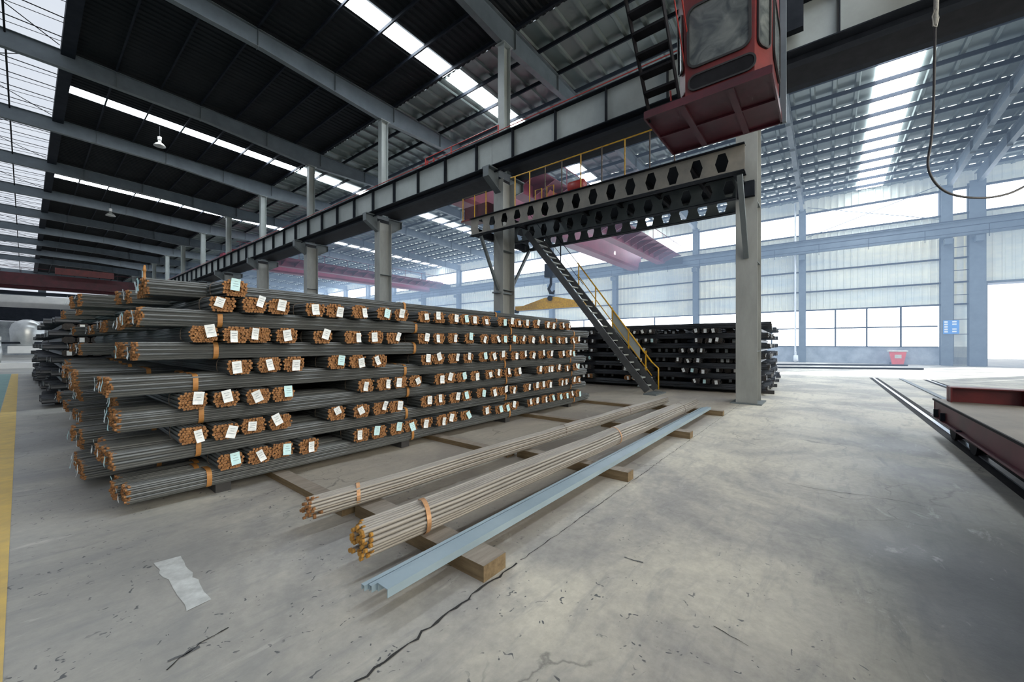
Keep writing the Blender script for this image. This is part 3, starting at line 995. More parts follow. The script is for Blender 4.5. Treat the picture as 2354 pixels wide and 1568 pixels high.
def lump(p, q, w, h, mi=0):
    sec = []
    for k in range(16):
        a = 2 * math.pi * k / 16
        rr_ = 1 + (.07 if k % 2 else -.05)
        c_, s_ = math.cos(a), math.sin(a)
        sec.append((w / 2 * rr_ * math.copysign(abs(c_) ** .7, c_), h / 2 * rr_ * math.copysign(abs(s_) ** .7, s_)))
    o = len(mass.f)
    mass.prof(p, q, sec, mi)
    mass.m[-2] = 1; mass.m[-1] = 1
    # a small tag at the near end
    d = (Vector(q) - Vector(p)).normalized()
    s = Vector((-d.y, d.x, 0))
    c_ = Vector(p) - d * .02 + s * mr.uniform(-.05, .05)
    if mr.random() < .6:
        mass.add([c_ - s * .045 + Vector((0, 0, .06)), c_ + s * .045 + Vector((0, 0, .06)), c_ + s * .045 - Vector((0, 0, .06)), c_ - s * .045 - Vector((0, 0, .06))], [(0, 1, 2, 3)], 2)


for (ya, yb, top) in ((15.0, 23.6, 13), (24.6, 33.2, 12)):
    for lay in range(top):
        z = ZB + lay * LH
        if lay % 2 == 0:
            y = ya + .2
            while y < yb - .3:
                x0 = .35 + mr.uniform(-.15, .15)
                for j in range(mr.choice([3, 4])):
                    lump((x0 + mr.uniform(-.05, .05), y, z), (x0 + 9, y, z), .235, .162); y += .25
                y += mr.uniform(.25, .6)
        else:
            x = .7
            while x < 9.2:
                lump((x, ya, z), (x, yb, z), .235, .162)
                x += .25 if mr.random() < .75 else .8
for lay in range(0, 14, 2):
    d = .56
    while d < 8.6:
        if min(abs(d - q_) for q_ in (3.0, 5.6, 7.9)) > .24 and mr.random() < .8:
            lump(bpos(6.9 + mr.uniform(-.12, .12), d, ZB + lay * LH), bpos(-2.3, d, ZB + lay * LH), .235, .162)
        d += .26
for a, lay in bgaps:
    lump(bpos(a, .9, ZB + lay * LH), bpos(a, 8.5, ZB + lay * LH), .235, .162)
for lay in range(1, 13, 2):
    for a in (-.5, -.9, -1.6, -1.9):
        lump(bpos(a, .3, ZB + lay * LH), bpos(a, 8.5, ZB + lay * LH), .235, .162)
for y in (16, 19, 22.5, 25.5, 29, 32.5):
    mass.box(.5, 9.3, y - .08, y + .08, 0, .115, 1)
for a in (-2.0, 1.0, 4.0, 6.2):
    p, q = bpos(a, .6, .055), bpos(a, 3.1, .055); mass.bar(p, q, .1, .11, 1)
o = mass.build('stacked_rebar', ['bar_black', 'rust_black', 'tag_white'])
tag(o, 'dark mass of rebar bundles filling the farther stacks behind the big tagged one', 'rebar', None, 'stuff')

# small rusty fitting on the top of the stack
o = MB().lathe((.84, 5.95, ZB + 12.5 * LH), [(.02, 0), (.02, .05), (.012, .055), (.012, .12), (.017, .125), (.014, .15), (.008, .19)], 10).build('shackle_pin', 'strap', smooth=True)
tag(o, 'small rusty orange pin standing upright on top of the big stack', 'pin')

# ---------------------------------------------------------------- loose bundles and profiles on timbers
for i, (x, ex2) in enumerate(((2.04, 0), (4.45, 0), (7.1, 0), (9.75, 0))):
    w = (.115, .08, .09, .08)[i]
    hz = .11
    mb = MB()
    ya, yb = 1.79, 3.42
    mb.box(x - w, x + w, ya, yb, 0, hz, 1)
    mb.add([(x - w, ya, hz + .001), (x + w, ya, hz + .001), (x + w, yb, hz + .001), (x - w, yb, hz + .001)], [(0, 1, 2, 3)], 0)
    o = mb.build('timber', ['wood', 'wood_side'])
    tag(o, 'squared timber block under the loose bars, %s from the camera' % ORD[i + 1], 'timber', 'timber blocks under the loose bars')
    mb = MB(); w2 = .08; ya, yb = 3.5, 5.6; xx = x - .12
    mb.box(xx - w2, xx + w2, ya, yb, 0, .07, 1)
    mb.add([(xx - w2, ya, .071), (xx + w2, ya, .071), (xx + w2, yb, .071), (xx - w2, yb, .071)], [(0, 1, 2, 3)], 0)
    o = mb.build('timber', ['wood', 'wood_side'])
    tag(o, 'thin timber reaching from the loose bars to under the big stack, %s from camera' % ORD[i + 1], 'timber', 'timbers between loose bars and big stack')


def loose_bundle(p0, p1, dia, rod, label, mats, seed, endmat, straps, squash=.85):
    """A bundle whose bars are parts of their own."""
    r = random.Random(seed)
    p0, p1 = Vector(p0), Vector(p1)
    d = (p1 - p0); L = d.length; rz = math.atan2(d.y, d.x)
    t = thing('bar_bundle', label, 'bar bundle', (p0.x, p0.y, 0), None, rz=rz)
    spots = []; row = 0; zz = -dia / 2 * squash + rod
    while zz < dia / 2 * squash - rod * .5:
        yy = -dia / 2 + rod + (rod if row % 2 else 0)
        while yy < dia / 2 - rod * .5:
            if (yy / (dia / 2)) ** 2 + (zz / (dia / 2 * squash)) ** 2 <= .92:
                spots.append((yy, zz))
            yy += rod * 2.02
        zz += rod * 1.78; row += 1
    z0 = p0.z
    for (y, z) in spots:
        x0 = r.uniform(-.06, .04); x1 = L + r.uniform(-.05, .05)
        sp = r.uniform(.97, 1.03)
        xs = [x0, x0 + .02] + [L * k / 10 for k in range(1, 10)] + [x1]
        pts = []
        for xx in xs:
            f = xx / L
            sagz = -.012 * math.sin(f * math.pi * 4) ** 2
            pts.append((xx, y * sp + .012 * math.sin(f * 5 + seed) + .003 * math.sin(xx * 2 + y * 40), z0 + z + sagz))
        mb = MB(); mb.tube(pts, rod * .96, 10)
        for q in range(10): mb.m[q] = 1
        mb.m[-2] = 1; mb.m[-1] = 1
        me = mb.mesh('steel_bar', [mats, endmat])
        me.polygons.foreach_set('use_smooth', [len(p.vertices) == 4 for p in me.polygons])
        o = bpy.data.objects.new('bar', me); COL.objects.link(o); o.parent = t
    for (xx, wd, mt) in straps:
        n = 28; mb = MB(); vs = []
        for xo, g in ((-wd / 2, 0), (-wd / 2, .003), (wd / 2, .003), (wd / 2, 0)):
            for k in range(n):
                a = 2 * math.pi * k / n
                f = xx / L
                vs.append((xx + xo + .05 * math.cos(a), math.cos(a) * (dia / 2 * 1.0 + g) + .012 * math.sin(f * 5 + seed), z0 + math.sin(a) * (dia / 2 * squash * 1.02 + g) - .012 * math.sin(f * math.pi * 4) ** 2))
        fs = [(j * n + k, j * n + (k + 1) % n, ((j + 1) % 4) * n + (k + 1) % n, ((j + 1) % 4) * n + k) for j in range(4) for k in range(n)]
        mb.add(vs, fs)
        o = bpy.data.objects.new('strap', mb.mesh('band', mt)); COL.objects.link(o); o.parent = t
    return t


loose_bundle((1.52, 3.42, .215), (9.95, 3.15, .215), .215, .0135, 'slim grey bar bundle on timbers beside the big stack, dull brown ends', 'bar_pale', 5, 'rust', [(.42, .035, 'strap_pale'), (3.9, .012, 'wire'), (6.3, .012, 'wire')])
loose_bundle((1.47, 2.50, .238), (9.75, 2.42, .238), .275, .0158, 'grey round-bar bundle with bright orange rusty ends on timbers, middle of three', 'bar_pale', 8, 'rust_orange', [(.52, .04, 'strap_pale'), (4.0, .03, 'strap_pale'), (7.2, .012, 'wire')], .9)

# blue-grey channels
pr0, pr1 = Vector((1.33, 2.08, 0)), Vector((9.8, 2.13, 0))
dv = (pr1 - pr0).normalized(); sv = Vector((-dv.y, dv.x, 0))


def channel(offs, w, h, th, label, z=.112, dx=0.0):
    mb = MB()
    prof = [(-w / 2, 0), (-w / 2, h), (w / 2, h), (w / 2, 0), (w / 2 - th, 0), (w / 2 - th, h - th), (-w / 2 + th, h - th), (-w / 2 + th, 0)]
    prof = [(a, b_ + z) for a, b_ in prof]
    mb.prof(pr0 + sv * offs + dv * dx, pr1 + sv * offs + dv * dx, prof)
    o = mb.build('steel_channel', 'profile')
    return tag(o, label, 'steel channel', 'blue-grey steel channels on the timbers')


channel(-.025, .105, .052, .006, 'widest blue-grey steel channel on the timbers, nearest the floor crack')
channel(.056, .030, .040, .004, 'narrow blue-grey steel channel, middle of the three beside the bar bundle', dx=-.03)
channel(.104, .034, .034, .004, 'narrow blue-grey steel channel closest to the orange-ended bar bundle', dx=-.05)

# ---------------------------------------------------------------- raised platform with castellated beams
PZ0, PZ1 = 5.82, 6.5


def castellated(x, ya, yb, parent, mats='steel', z0=PZ0, z1=PZ1):
    mb = MB(); p = .595; n = int((yb - ya) / p); y = ya + (yb - ya - n * p) / 2
    h = z1 - z0; c_ = h / 2; hh = .235; a_, b_ = .155, .082
    if y > ya:
        mb.add([(x, ya, z0), (x, y, z0), (x, y, z1), (x, ya, z1)], [(0, 1, 2, 3)]); mb.add([(x, yb - (y - ya), z0), (x, yb, z0), (x, yb, z1), (x, yb - (y - ya), z1)], [(0, 1, 2, 3)])
    for i in range(n):
        m_ = y + p / 2
        V = [(y, 0), (y + p, 0), (y + p, h), (y, h), (m_ - a_, c_), (m_ - b_, c_ + hh), (m_ + b_, c_ + hh), (m_ + a_, c_), (m_ + b_, c_ - hh), (m_ - b_, c_ - hh)]
        mb.add([(x, q, z0 + r_) for q, r_ in V], [(3, 5, 6, 2), (0, 1, 8, 9), (0, 9, 4, 5, 3), (1, 2, 6, 7, 8)])
        y += p
    o = mb.build('castellated_web', mats, parent)
    sm = o.modifiers.new('thick', 'SOLIDIFY'); sm.thickness = .014; sm.offset = 0
    fl = MB(); fl.box(x - .11, x + .11, ya, yb, z1 - .02, z1); fl.box(x - .11, x + .11, ya, yb, z0, z0 + .02)
    fl.build('flange', 'steel_dark', parent)


pf = thing('maintenance_platform', 'raised steel platform of beams with hexagonal holes between the first two columns', 'platform', (12.5, 6.2, 0))
M['cast'] = paint('khaki_grey_beam_paint', (.25, .235, .20), (.16, .155, .14), .55, 0, 2)
castellated(11.0, 1.55, 10.9, pf, 'cast')
castellated(12.95, 1.9, 10.9, pf, 'steel')
castellated(14.35, 1.6, 10.9, pf, 'steel')
for y in (1.75, 10.75):
    MB().ibeam((11.05, y, 5.98), (14.3, y, 5.98), .3, .16).build('cross_beam', 'steel_dark', pf)
for y in (2.9, 4.2, 5.5, 6.8, 8.0, 9.6):
    MB().ibeam((11.1, y, 6.39), (14.3, y, 6.39), .18, .1).build('joist', 'black', pf)
dk = MB(); dk.box(11.0, 12.05, 1.7, 10.8, 6.5, 6.53); dk.box(12.05, 14.4, 1.95 + .1, 7.9, 6.5, 6.53); dk.box(13.2, 14.4, 7.9, 10.8, 6.5, 6.53)
dk.build('deck', 'steel_dark', pf)
for (p, q, w) in (((11.05, Y0, 5.78), (12.07, Y0, 3.9), .12), ((11.05, 10.42, 5.78), (12.07, 10.42, 3.8), .1), ((14.2, 10.42, 5.78), (12.83, 10.42, 3.8), .1), ((14.2, 1.67, 5.78), (12.83, 1.67, 3.9), .12)):
    MB().bar(p, q, w, .1).build('brace', 'steel', pf)
MB().box(11.9, 12.9, 10.25, 10.6, 3.66, 3.72).build('brace_seat', 'steel', pf)
# railing
for y in (3.2, 3.87, 4.6, 5.33, 6.05, 6.75, 7.4, 8.05, 8.7):
    MB().bar((11.0, y, 6.5), (11.0, y, 7.6), .03, .03).build('rail_post', 'yellow' if y in (4.6, 6.05, 8.05, 8.7) else 'wire', pf)
MB().tube([(11.0, 2.5, 7.6), (11.0, 8.9, 7.6)], .02, 6).build('handrail', 'yellow', pf)
# winch
wz = thing('winch', 'small red winch with yellow guard on the raised platform', 'winch', (12.2, 7.5, 6.53))
MB().box(11.6, 12.1, 7.1, 7.9, 6.53, 6.85).build('frame', 'red', wz)
MB().lathe((11.9, 6.4, 7.0), [(.05, 0), (.22, .02), (.22, .55), (.05, .57)], 16, axis='y').build('drum', 'red_rail', wz, True)
gd = MB()
for y in (7.35, 7.85):
    gd.tube([(11.45, y, 6.55), (11.45, y, 7.1), (11.45, y + .28, 7.1), (11.45, y + .28, 6.55)], .02, 6)
gd.build('guard', 'yellow', wz)
MB().add([(11.4, 7.2, 6.55), (11.4, 7.8, 6.55), (11.6, 7.6, 7.05), (11.4, 7.0, 6.6)], [(0, 1, 2), (0, 2, 3)]).build('hood', 'red_rail', wz)
# landing on the far side of column two
ld = thing('access_landing', 'small dark red landing with yellow posts left of the second column', 'landing', (12.2, 11.8, 6.9))
MB().box(12.0, 12.5, 10.95, 12.3, 6.95, 7.5).build('box_panel', 'red_deep', ld)
MB().box(11.9, 12.6, 10.85, 12.4, 6.88, 6.95).build('deck', 'red', ld)
for y in (10.95, 11.6, 12.3):
    MB().box(11.9, 11.93, y - .015, y + .015, 6.9, 7.9).build('post', 'yellow', ld)
MB().tube([(11.915, 10.9, 7.9), (11.915, 12.35, 7.9)], .018, 6).build('handrail', 'wire', ld)

# stairs
stt = thing('stairs', 'dark steel stairs with yellow handrail from the floor to the raised platform', 'stairs', (12.7, 6.5, 0))
sx0, sx1 = 12.30, 13.08
yb0, yt0 = 4.45, 9.15
zt0 = 5.95


def stz(y):
    return (y - yb0) / (yt0 - yb0) * zt0


for x in (sx0, sx1):
    MB().bar((x, yb0 - .05, .12), (x, yt0, zt0), .05, .22).build('stringer', 'stair_grey', stt)
MB().box(sx0 - .1, sx1 + .1, yb0 - .35, yb0 + .05, 0, .04).build('foot_plate', 'steel', stt)
ns = 24
for i in range(1, ns):
    y = yb0 + (yt0 - yb0) * i / ns
    mb = MB().box(sx0 + .03, sx1 - .03, y - .1, y + .1, stz(y) - .015, stz(y) + .015)
    mb.box(sx0 + .03, sx1 - .03, y - .105, y - .095, stz(y) - .03, stz(y) + .015)
    mb.build('tread', 'steel_light', stt)
hr = MB()
for (x, hgt, rad) in ((sx1 + .03, 1.0, .026), (sx1 + .03, .55, .018)):
    hr.tube([(x, yb0 + .1, .35 + hgt - .35), (x, yt0 - 1.8, stz(yt0 - 1.8) + hgt)], rad, 8)
hr.tube([(sx1 + .03, yb0 + .1, 1.0), (sx1 + .03, yb0 - .12, .8), (sx1 + .03, yb0 - .12, .1)], .024, 8)
hr.build('handrail', 'yellow', stt, True)
hr = MB()
hr.tube([(sx1 + .03, yt0 - 1.8, stz(yt0 - 1.8) + 1.0), (sx1 + .03, yt0, stz(yt0) + 1.0)], .014, 8)
hr.tube([(sx0 - .03, yb0 + 2.2, stz(yb0 + 2.2) + .9), (sx0 - .03, yt0, stz(yt0) + .9)], .010, 8)
hr.build('upper_handrail', 'steel_dark', stt, True)
for i, y in enumerate((4.75, 5.35, 5.95, 6.6, 7.3, 8.1, 8.9)):
    MB().bar((sx1 + .03, y, stz(y)), (sx1 + .03, y, stz(y) + 1.0), .035, .035).build('rail_post', 'yellow' if i < 5 else 'steel_dark', stt)
pn = MB(); ya, yb_ = 4.95, 5.95
pn.add([(sx1 + .04, ya, stz(ya) + .45), (sx1 + .04, yb_, stz(yb_) + .30), (sx1 + .04, yb_, stz(yb_) + .95), (sx1 + .04, ya, stz(ya) + .95)], [(0, 1, 2, 3)])
pn.build('side_panel', 'steel_light', stt)

# ---------------------------------------------------------------- crane cab
cabx0, cabx1, caby0, caby1, cz = 7.6, 9.45, .70, 2.78, 6.0
cab = thing('crane_cab', 'red crane operator cab with rounded windows hanging above the floor', 'crane cab', (8.5, 1.7, cz))
fb = MB()
fb.box(cabx0, cabx1, caby0, caby1, cz + .05, cz + .09)
# rim angle
for (a, b_) in (((cabx0, caby0), (cabx1, caby0)), ((cabx1, caby0), (cabx1, caby1)), ((cabx1, caby1), (cabx0, caby1)), ((cabx0, caby1), (cabx0, caby0))):
    fb.bar((a[0], a[1], cz + .07), (b_[0], b_[1], cz + .07), .03, .14)
fb.build('floor_tray', 'red_deep', cab)
rb = MB()
rb.box(cabx0, cabx1, 1.25, 1.36, cz, cz + .05); rb.box(cabx0, cabx1, 2.05, 2.16, cz, cz + .05); rb.box(8.5, 8.56, caby0, caby1, cz + .01, cz + .05)
rb.build('floor_rib', 'red_deep', cab)
# body: an outline with chamfered corners, leaning out slightly toward the top
bx0, bx1, by0, by1 = 7.66, 9.40, .74, 2.18


def ring(z, g):
    ch = .30
    x0, x1, y0_, y1_ = bx0 - g, bx1, by0 - g * .3, by1 + g * .3
    return [(x0, y0_ + .2, z), (x0, y1_ - .14, z), (x0 + .16, y1_, z), (x1, y1_, z), (x1, y0_, z), (x0 + ch + .1, y0_, z)]


mb = MB()
zs = [(6.09, 0), (6.55, 0.0), (7.85, .05), (8.8, .0)]
rings = [ring(z, g) for z, g in zs]
vs = [p for r_ in rings for p in r_]
fs = []
for i in range(len(zs) - 1):
    for k in range(6):
        fs.append((i * 6 + k, i * 6 + (k + 1) % 6, (i + 1) * 6 + (k + 1) % 6, (i + 1) * 6 + k))
fs.append(tuple(range(18, 24))); fs.append(tuple(range(5, -1, -1)))
mb.add(vs, fs)
bd = mb.build('body', 'red', cab)


def rounded(w, h, r_, n=6):
    out_ = []
    for cx_, cy_, a0 in ((w / 2 - r_, h / 2 - r_, 0), (-w / 2 + r_, h / 2 - r_, 90), (-w / 2 + r_, -h / 2 + r_, 180), (w / 2 - r_, -h / 2 + r_, 270)):
        for k in range(n + 1):
            a = math.radians(a0 + 90 * k / n)
            out_.append((cx_ + r_ * math.cos(a), cy_ + r_ * math.sin(a)))
    return out_


def cab_window(c, u_, v_, w, h, r_, name, seal, glass, depth=.03, band=.04):
    """Window with its seal on the plane spanned by u_, v_ at c; the normal is u_ x v_."""
    c, u_, v_ = Vector(c), Vector(u_).normalized(), Vector(v_).normalized()
    nrm = u_.cross(v_).normalized()
    a = rounded(w, h, r_); b_ = rounded(w - 2 * band, h - 2 * band, max(.02, r_ - band))
    n = len(a)
    P = lambda q, d: c + u_ * q[0] + v_ * q[1] + nrm * d
    mb = MB()
    mb.add([P(q, 0) for q in a] + [P(q, depth) for q in a] + [P(q, depth) for q in b_] + [P(q, .006) for q in b_],
           [(j * n + k, j * n + (k + 1) % n, (j + 1) * n + (k + 1) % n, (j + 1) * n + k) for j in range(3) for k in range(n)])
    wo = mb.build(name, seal, cab)
    mb = MB(); mb.add([P(q, .008) for q in b_], [tuple(range(n))])
    mb.build('pane', glass, wo)
    return wo


# lower windows sit in the face between z 6.55 and 7.85 (leaning out)
fv = Vector((-.05, 0, 1.3))
cab_window((bx0 - .025, 1.49, 7.18), (0, -1, 0), fv, 1.02, 1.12, .17, 'front_window', 'rubber', 'cab_glass')
cab_window((bx0 - .035, 1.42, 8.32), (0, -1, 0), Vector((.05, 0, .95)), 1.0, .86, .12, 'upper_window', 'cream', 'rubber')
mb = MB().box(bx0 - .09, bx0 - .06, 1.38, 1.41, 7.9, 8.75); mb.build('window_bar', 'cream', cab)
cab_window((bx0 - .012, 1.45, 6.36), (0, -1, 0), (0, 0, 1), 1.08, .30, .14, 'foot_vent', 'rubber', 'black', .02, .03)
# chamfer window (between front and right side)
A, B = Vector((bx0, by0 + .2, 0)), Vector((bx0 + .4, by0, 0))
ud = (B - A).normalized()
cab_window(((A.x + B.x) / 2 - .03, (A.y + B.y) / 2 - .01, 7.2), ud, (-.045, -.01, 1.3), .34, 1.15, .12, 'corner_window', 'rubber', 'cab_glass', .03, .03)
cab_window(((bx0 + .4 + bx1) / 2, by0 - .012, 7.2), (1, 0, 0), (0, 0, 1), 1.1, 1.1, .16, 'side_window', 'rubber', 'cab_glass')
cab_window((bx0 + .06, by1 - .045, 7.2), Vector((-.16, -.14, 0)), (-.03, .01, 1.3), .16, 1.1, .07, 'left_window', 'rubber', 'cab_glass', .03, .02)
# hangers and guard strip
mb = MB(); mb.box(9.40, 9.5, .62, .72, 6.0, 10.4); mb.box(9.40, 9.5, 2.1, 2.2, 6.1, 10.4); mb.build('hanger', 'steel_blue', cab)
mb = MB(); mb.box(7.6, 9.5, .62, .72, 8.75, 9.0); mb.box(8.0, 9.4, .8, 2.1, 8.8, 10.4); mb.build('roof_box', 'black', cab)

# ladder to the cab
lad = thing('cab_ladder', 'black steel step ladder leading up from the red cab floor', 'ladder', (7.6, 2.45, 6.1))
la, lb = Vector((7.85, 0, 6.05)), Vector((6.05, 0, 8.3))
for y in (2.16, 2.74):
    MB().bar(la + Vector((0, y, 0)), lb + Vector((0, y, 0)), .022, .15).build('stile', 'black', lad)
nst = 9
for i in range(nst):
    f = (i + .5) / nst
    p = la.lerp(lb, f)
    MB().bar((p.x, 2.17, p.z), (p.x, 2.73, p.z), .2, .045).build('tread', 'black', lad)
mb = MB()
mb.tube([la + Vector((.05, 2.0, .9)), lb + Vector((.1, 2.0, .9))], .016, 8); mb.tube([la + Vector((.1, 2.06, 0)), la + Vector((.05, 2.0, .9))], .016, 8)
mb.tube([la + Vector((.05, 2.06, .45)), lb + Vector((.1, 2.06, .45))], .012, 8)
mb.build('handrail', 'red_rail', lad, True)
mb = MB().tube([(7.72, 2.3, 6.1), (7.70, 2.32, 6.42)], .018, 8); mb.build('grip', 'red_rail', lad)

# crane bridge of the near bay
cr = thing('overhead_crane', 'dark overhead crane bridge above the red cab, resting on the runway', 'crane', (4, 1.5, 10.2))
MB().box(-12, 11.4, .9, 2.0, 10.55, 11.8).build('bridge_girder', 'red_deep', cr)
MB().box(-12, 11.4, -2.6, -1.5, 10.55, 11.8).build('bridge_girder', 'red_deep', cr)
MB().box(11.4, 12.0, -3.2, 2.3, 9.95, 10.75).build('end_carriage', 'steel_dark', cr)
MB().box(11.25, 11.45, .42, .95, 8.95, 10.5).build('guide_plate', 'steel_dark', cr); MB().box(11.3, 11.5, -2.4, -1.8, 9.9, 10.5).build('guide_plate', 'steel_dark', cr)
for y in (-2.6, 1.7):
    MB().lathe((11.62, y, 10.08), [(.02, 0), (.18, .01), (.18, .15), (.02, .16)], 16, axis='x').build('wheel', 'black', cr)

# ---------------------------------------------------------------- cranes in the far bay and at the far end
def bridge_crane(y, x0, x1, z0, z1, m1, label, wide=5.5, name='overhead_crane', walkway=True):
    t = thing(name, label, 'crane', ((x0 + x1) / 2, y, z0))
    a = .62
    sec = [(-a, z0 + .2), (-a + .14, z0), (a - .14, z0), (a, z0 + .2), (a, z1), (-a, z1)]
    mb = MB(); k = len(sec)
    mb.add([(x0, y + s_, z) for s_, z in sec] + [(x1, y + s_, z) for s_, z in sec],
           [(i, (i + 1) % k, k + (i + 1) % k, k + i) for i in range(k)] + [tuple(range(k - 1, -1, -1)), tuple(range(k, 2 * k))])
    mb.build('bridge_girder', m1, t)
    y2 = y - wide + 1.2
    mb = MB().box(x0, x1, y2 + .9, y2 + 1.7, z0 + .25, z1); mb.build('bridge_girder', m1, t)
    if walkway:
        mb = MB(); mb.box(x0, x1, y2 - .6, y2 + .9, z1 - .5, z1 - .46)
        x = x0 + .4
        while x < x1:
            mb.add([(x, y2 + .9, z0 + .3), (x, y2 - .6, z1 - .5), (x, y2 + .9, z1 - .5), (x + .08, y2 + .9, z0 + .3), (x + .08, y2 - .6, z1 - .5), (x + .08, y2 + .9, z1 - .5)],
                   [(0, 1, 2), (5, 4, 3), (0, 3, 4, 1)]); x += 1.45
        mb.build('walkway', m1, t)
    hr_ = MB(); hr_.tube([(x0, y2 - .55, z1 + .55), (x1, y2 - .55, z1 + .55)], .03, 6)
    x = x0 + .3
    while x < x1:
        hr_.bar((x, y2 - .55, z1 - .5), (x, y2 - .55, z1 + .55), .04, .04); x += 2.9
    hr_.build('handrail', m1, t)
    for x in (x0 - .1, x1 - .5):
        MB().box(x, x + .6, y2 - .8, y + 1.2, z0 + .1, z0 + .75).build('end_carriage', 'steel_dark', t)
    return t


bridge_crane(16.6, 13.6, 42.6, 9.75, 11.2, 'red_pink', 'faded red overhead crane in the hazy far bay, above the yellow spreader beam')
bridge_crane(52, 13.6, 42.6, 10.3, 11.6, 'red_pink', 'faded pink overhead crane deep in the far bay, seen between the columns')
dkc = bridge_crane(84, -18, 11.4, 9.0, 10.8, 'red_deep', 'dark red overhead crane spanning the near bay above the far end of the stacks', 5.0, walkway=False)
MB().box(2.5, 8, 79.4, 79.6, 10.85, 11.7).build('trolley', 'red', dkc)

# hook and spreader beam
sp = thing('spreader_beam', 'yellow spreader beam hanging level on a crane hook behind the stairs', 'spreader beam', (24.7, 16, 4.3))
mb = MB().box(24.55, 24.85, 12.7, 19.4, 4.25, 4.60); mb.build('beam', 'yellow', sp)
mb = MB()
mb.add([(24.62, 13.4, 4.6), (24.62, 18.7, 4.6), (24.62, 16.6, 5.1), (24.62, 15.6, 5.1), (24.78, 13.4, 4.6), (24.78, 18.7, 4.6), (24.78, 16.6, 5.1), (24.78, 15.6, 5.1)],
       [(0, 1, 2, 3), (7, 6, 5, 4), (0, 4, 5, 1), (1, 5, 6, 2), (2, 6, 7, 3), (3, 7, 4, 0)]); mb.build('gusset', 'yellow', sp)
mb = MB().lathe((24.5, 16.1, 5.02), [(.20, 0), (.20, .4)], 14, axis='x'); mb.build('pin_eye', 'black', sp)
for y in (12.7, 19.4):
    MB().lathe((24.5, y, 4.2), [(.14, 0), (.14, .4)], 10, axis='x').build('end_pulley', 'black', sp)
hk = thing('crane_hook', 'dark crane hook block on ropes above the yellow spreader beam', 'hook', (24.7, 16.1, 5.2))
mb = MB().box(24.4, 25.0, 15.75, 16.5, 6.6, 7.6); mb.build('block', 'steel_dark', hk)
mb = MB().tube([(24.7, 16.1, 6.6), (24.7, 16.1, 6.1), (24.7, 16.3, 5.75), (24.7, 16.15, 5.45), (24.7, 15.9, 5.4), (24.7, 15.8, 5.6)], [.1, .1, .12, .13, .1, .05], 8); mb.build('hook', 'black', hk, True)
mb = MB()
for s in (-.22, -.08, .08, .22):
    mb.tube([(24.7 + s, 16.1, 7.6), (24.7 + s, 15.9, 10.0)], .015, 5)
mb.build('rope', 'steel_dark', hk)

# ---------------------------------------------------------------- transfer cart and rails
def rail_line(y, label, w=.035, x0=1.0, x1=25.2):
    t = thing('floor_rail', label, 'rail', (13, y, 0))
    mb = MB(); mb.box(x0, x1, y - .16, y - .04, .002, .006); mb.box(x0, x1, y + .04, y + .14, .002, .006); mb.build('groove', 'black', t)
    MB().box(x0, x1, y - w, y + w, .002, .02).build('rail_head', 'rail_top', t)
    return t


rail_line(-1.72, 'polished floor rail in black grooves, nearer of the two under the cart')
rail_line(-3.5, 'polished floor rail in black grooves, farther of the two under the cart')
o = MB().box(12, 25, -2.72, -2.58, .004, .03).build('cable_trench', 'steel_blue'); tag(o, 'blue-grey cable trench cover between the two floor rails', 'trench cover')
cx0, cx1, cy0, cy1 = 2.6, 10.2, -3.95, -1.5
ct = thing('transfer_cart', 'low red rail transfer cart with dusty deck on the floor rails', 'cart', (6.4, -2.7, 0))
MB().box(cx0, cx1, cy0, cy1, .60, .625).build('deck', 'deck', ct)
sd = MB()
for y in (cy1 - .02, cy0 + .02):
    sd.box(cx0, cx1, y - .012, y + .012, .34, .60)
    sd.box(cx0, cx1 + .06, y - .07, y + .07, .325, .34)
sd.box(cx1 - .02, cx1, cy0, cy1, .34, .6); sd.box(cx0, cx0 + .02, cy0, cy1, .34, .6)
sd.build('side_beam', 'red_deep', ct)
sb = MB()
for x in (9.9, 9.4, 8.4):
    sb.box(x - .015, x + .015, cy1 - .005, cy1 + .05, .34, .47 if x > 9 else .36)
sb.build('lug', 'steel_dark', ct)
MB().box(cx0, cx1, cy1 + .0, cy1 + .02, .60, .63).build('edge_strip', 'black', ct)
for x in (9.75, 8.6, 3.4):
    for y in (-1.72, -3.5):
        mb = MB().lathe((x, y - .07, .21), [(.03, 0), (.19, .005), (.19, .11), (.225, .115), (.225, .14), (.03, .145)], 20, axis='y'); mb.build('wheel', 'black', ct, False)
ub = MB(); ub.box(3.0, 9.7, -3.1, -2.0, .22, .5); ub.box(8.5, 9.9, -2.0, -1.6, .25, .42); ub.build('undercarriage', 'black', ct)
fb = MB(); fb.box(9.85, 9.87, -3.9, -1.62, .625, .86); fb.box(9.72, 10.0, -3.9, -1.62, .86, .875); fb.box(9.72, 10.0, -1.64, -1.62, .625, .86)
fb.box(9.73, 9.85, -2.42, -2.40, .625, .86); fb.build('cross_bar', 'red', ct)

# ---------------------------------------------------------------- hanging cable
cp = [(2153, -120), (2152, 0), (2150, 60), (2148, 150), (2146, 240), (2141, 320), (2133, 375), (2143, 410), (2168, 437), (2205, 451), (2260, 455), (2312, 447), (2356, 428), (2440, 380)]
pts = [on_depth(a, b_, 6.0) for a, b_ in cp]
smooth_pts = []
for i in range(len(pts) - 1):
    p0 = pts[max(i - 1, 0)]; p1 = pts[i]; p2 = pts[i + 1]; p3 = pts[min(i + 2, len(pts) - 1)]
    for j in range(5):
        q = j / 5
        smooth_pts.append(.5 * ((2 * p1) + (p2 - p0) * q + (2 * p0 - 5 * p1 + 4 * p2 - p3) * q * q + (3 * p1 - p0 - 3 * p2 + p3) * q ** 3))
cb = thing('hanging_cable', 'black crane supply cable hanging in a loop at the upper right', 'cable', tuple(smooth_pts[0]))
MB().tube(smooth_pts, .016, 8).build('cable', 'cable', cb, True)
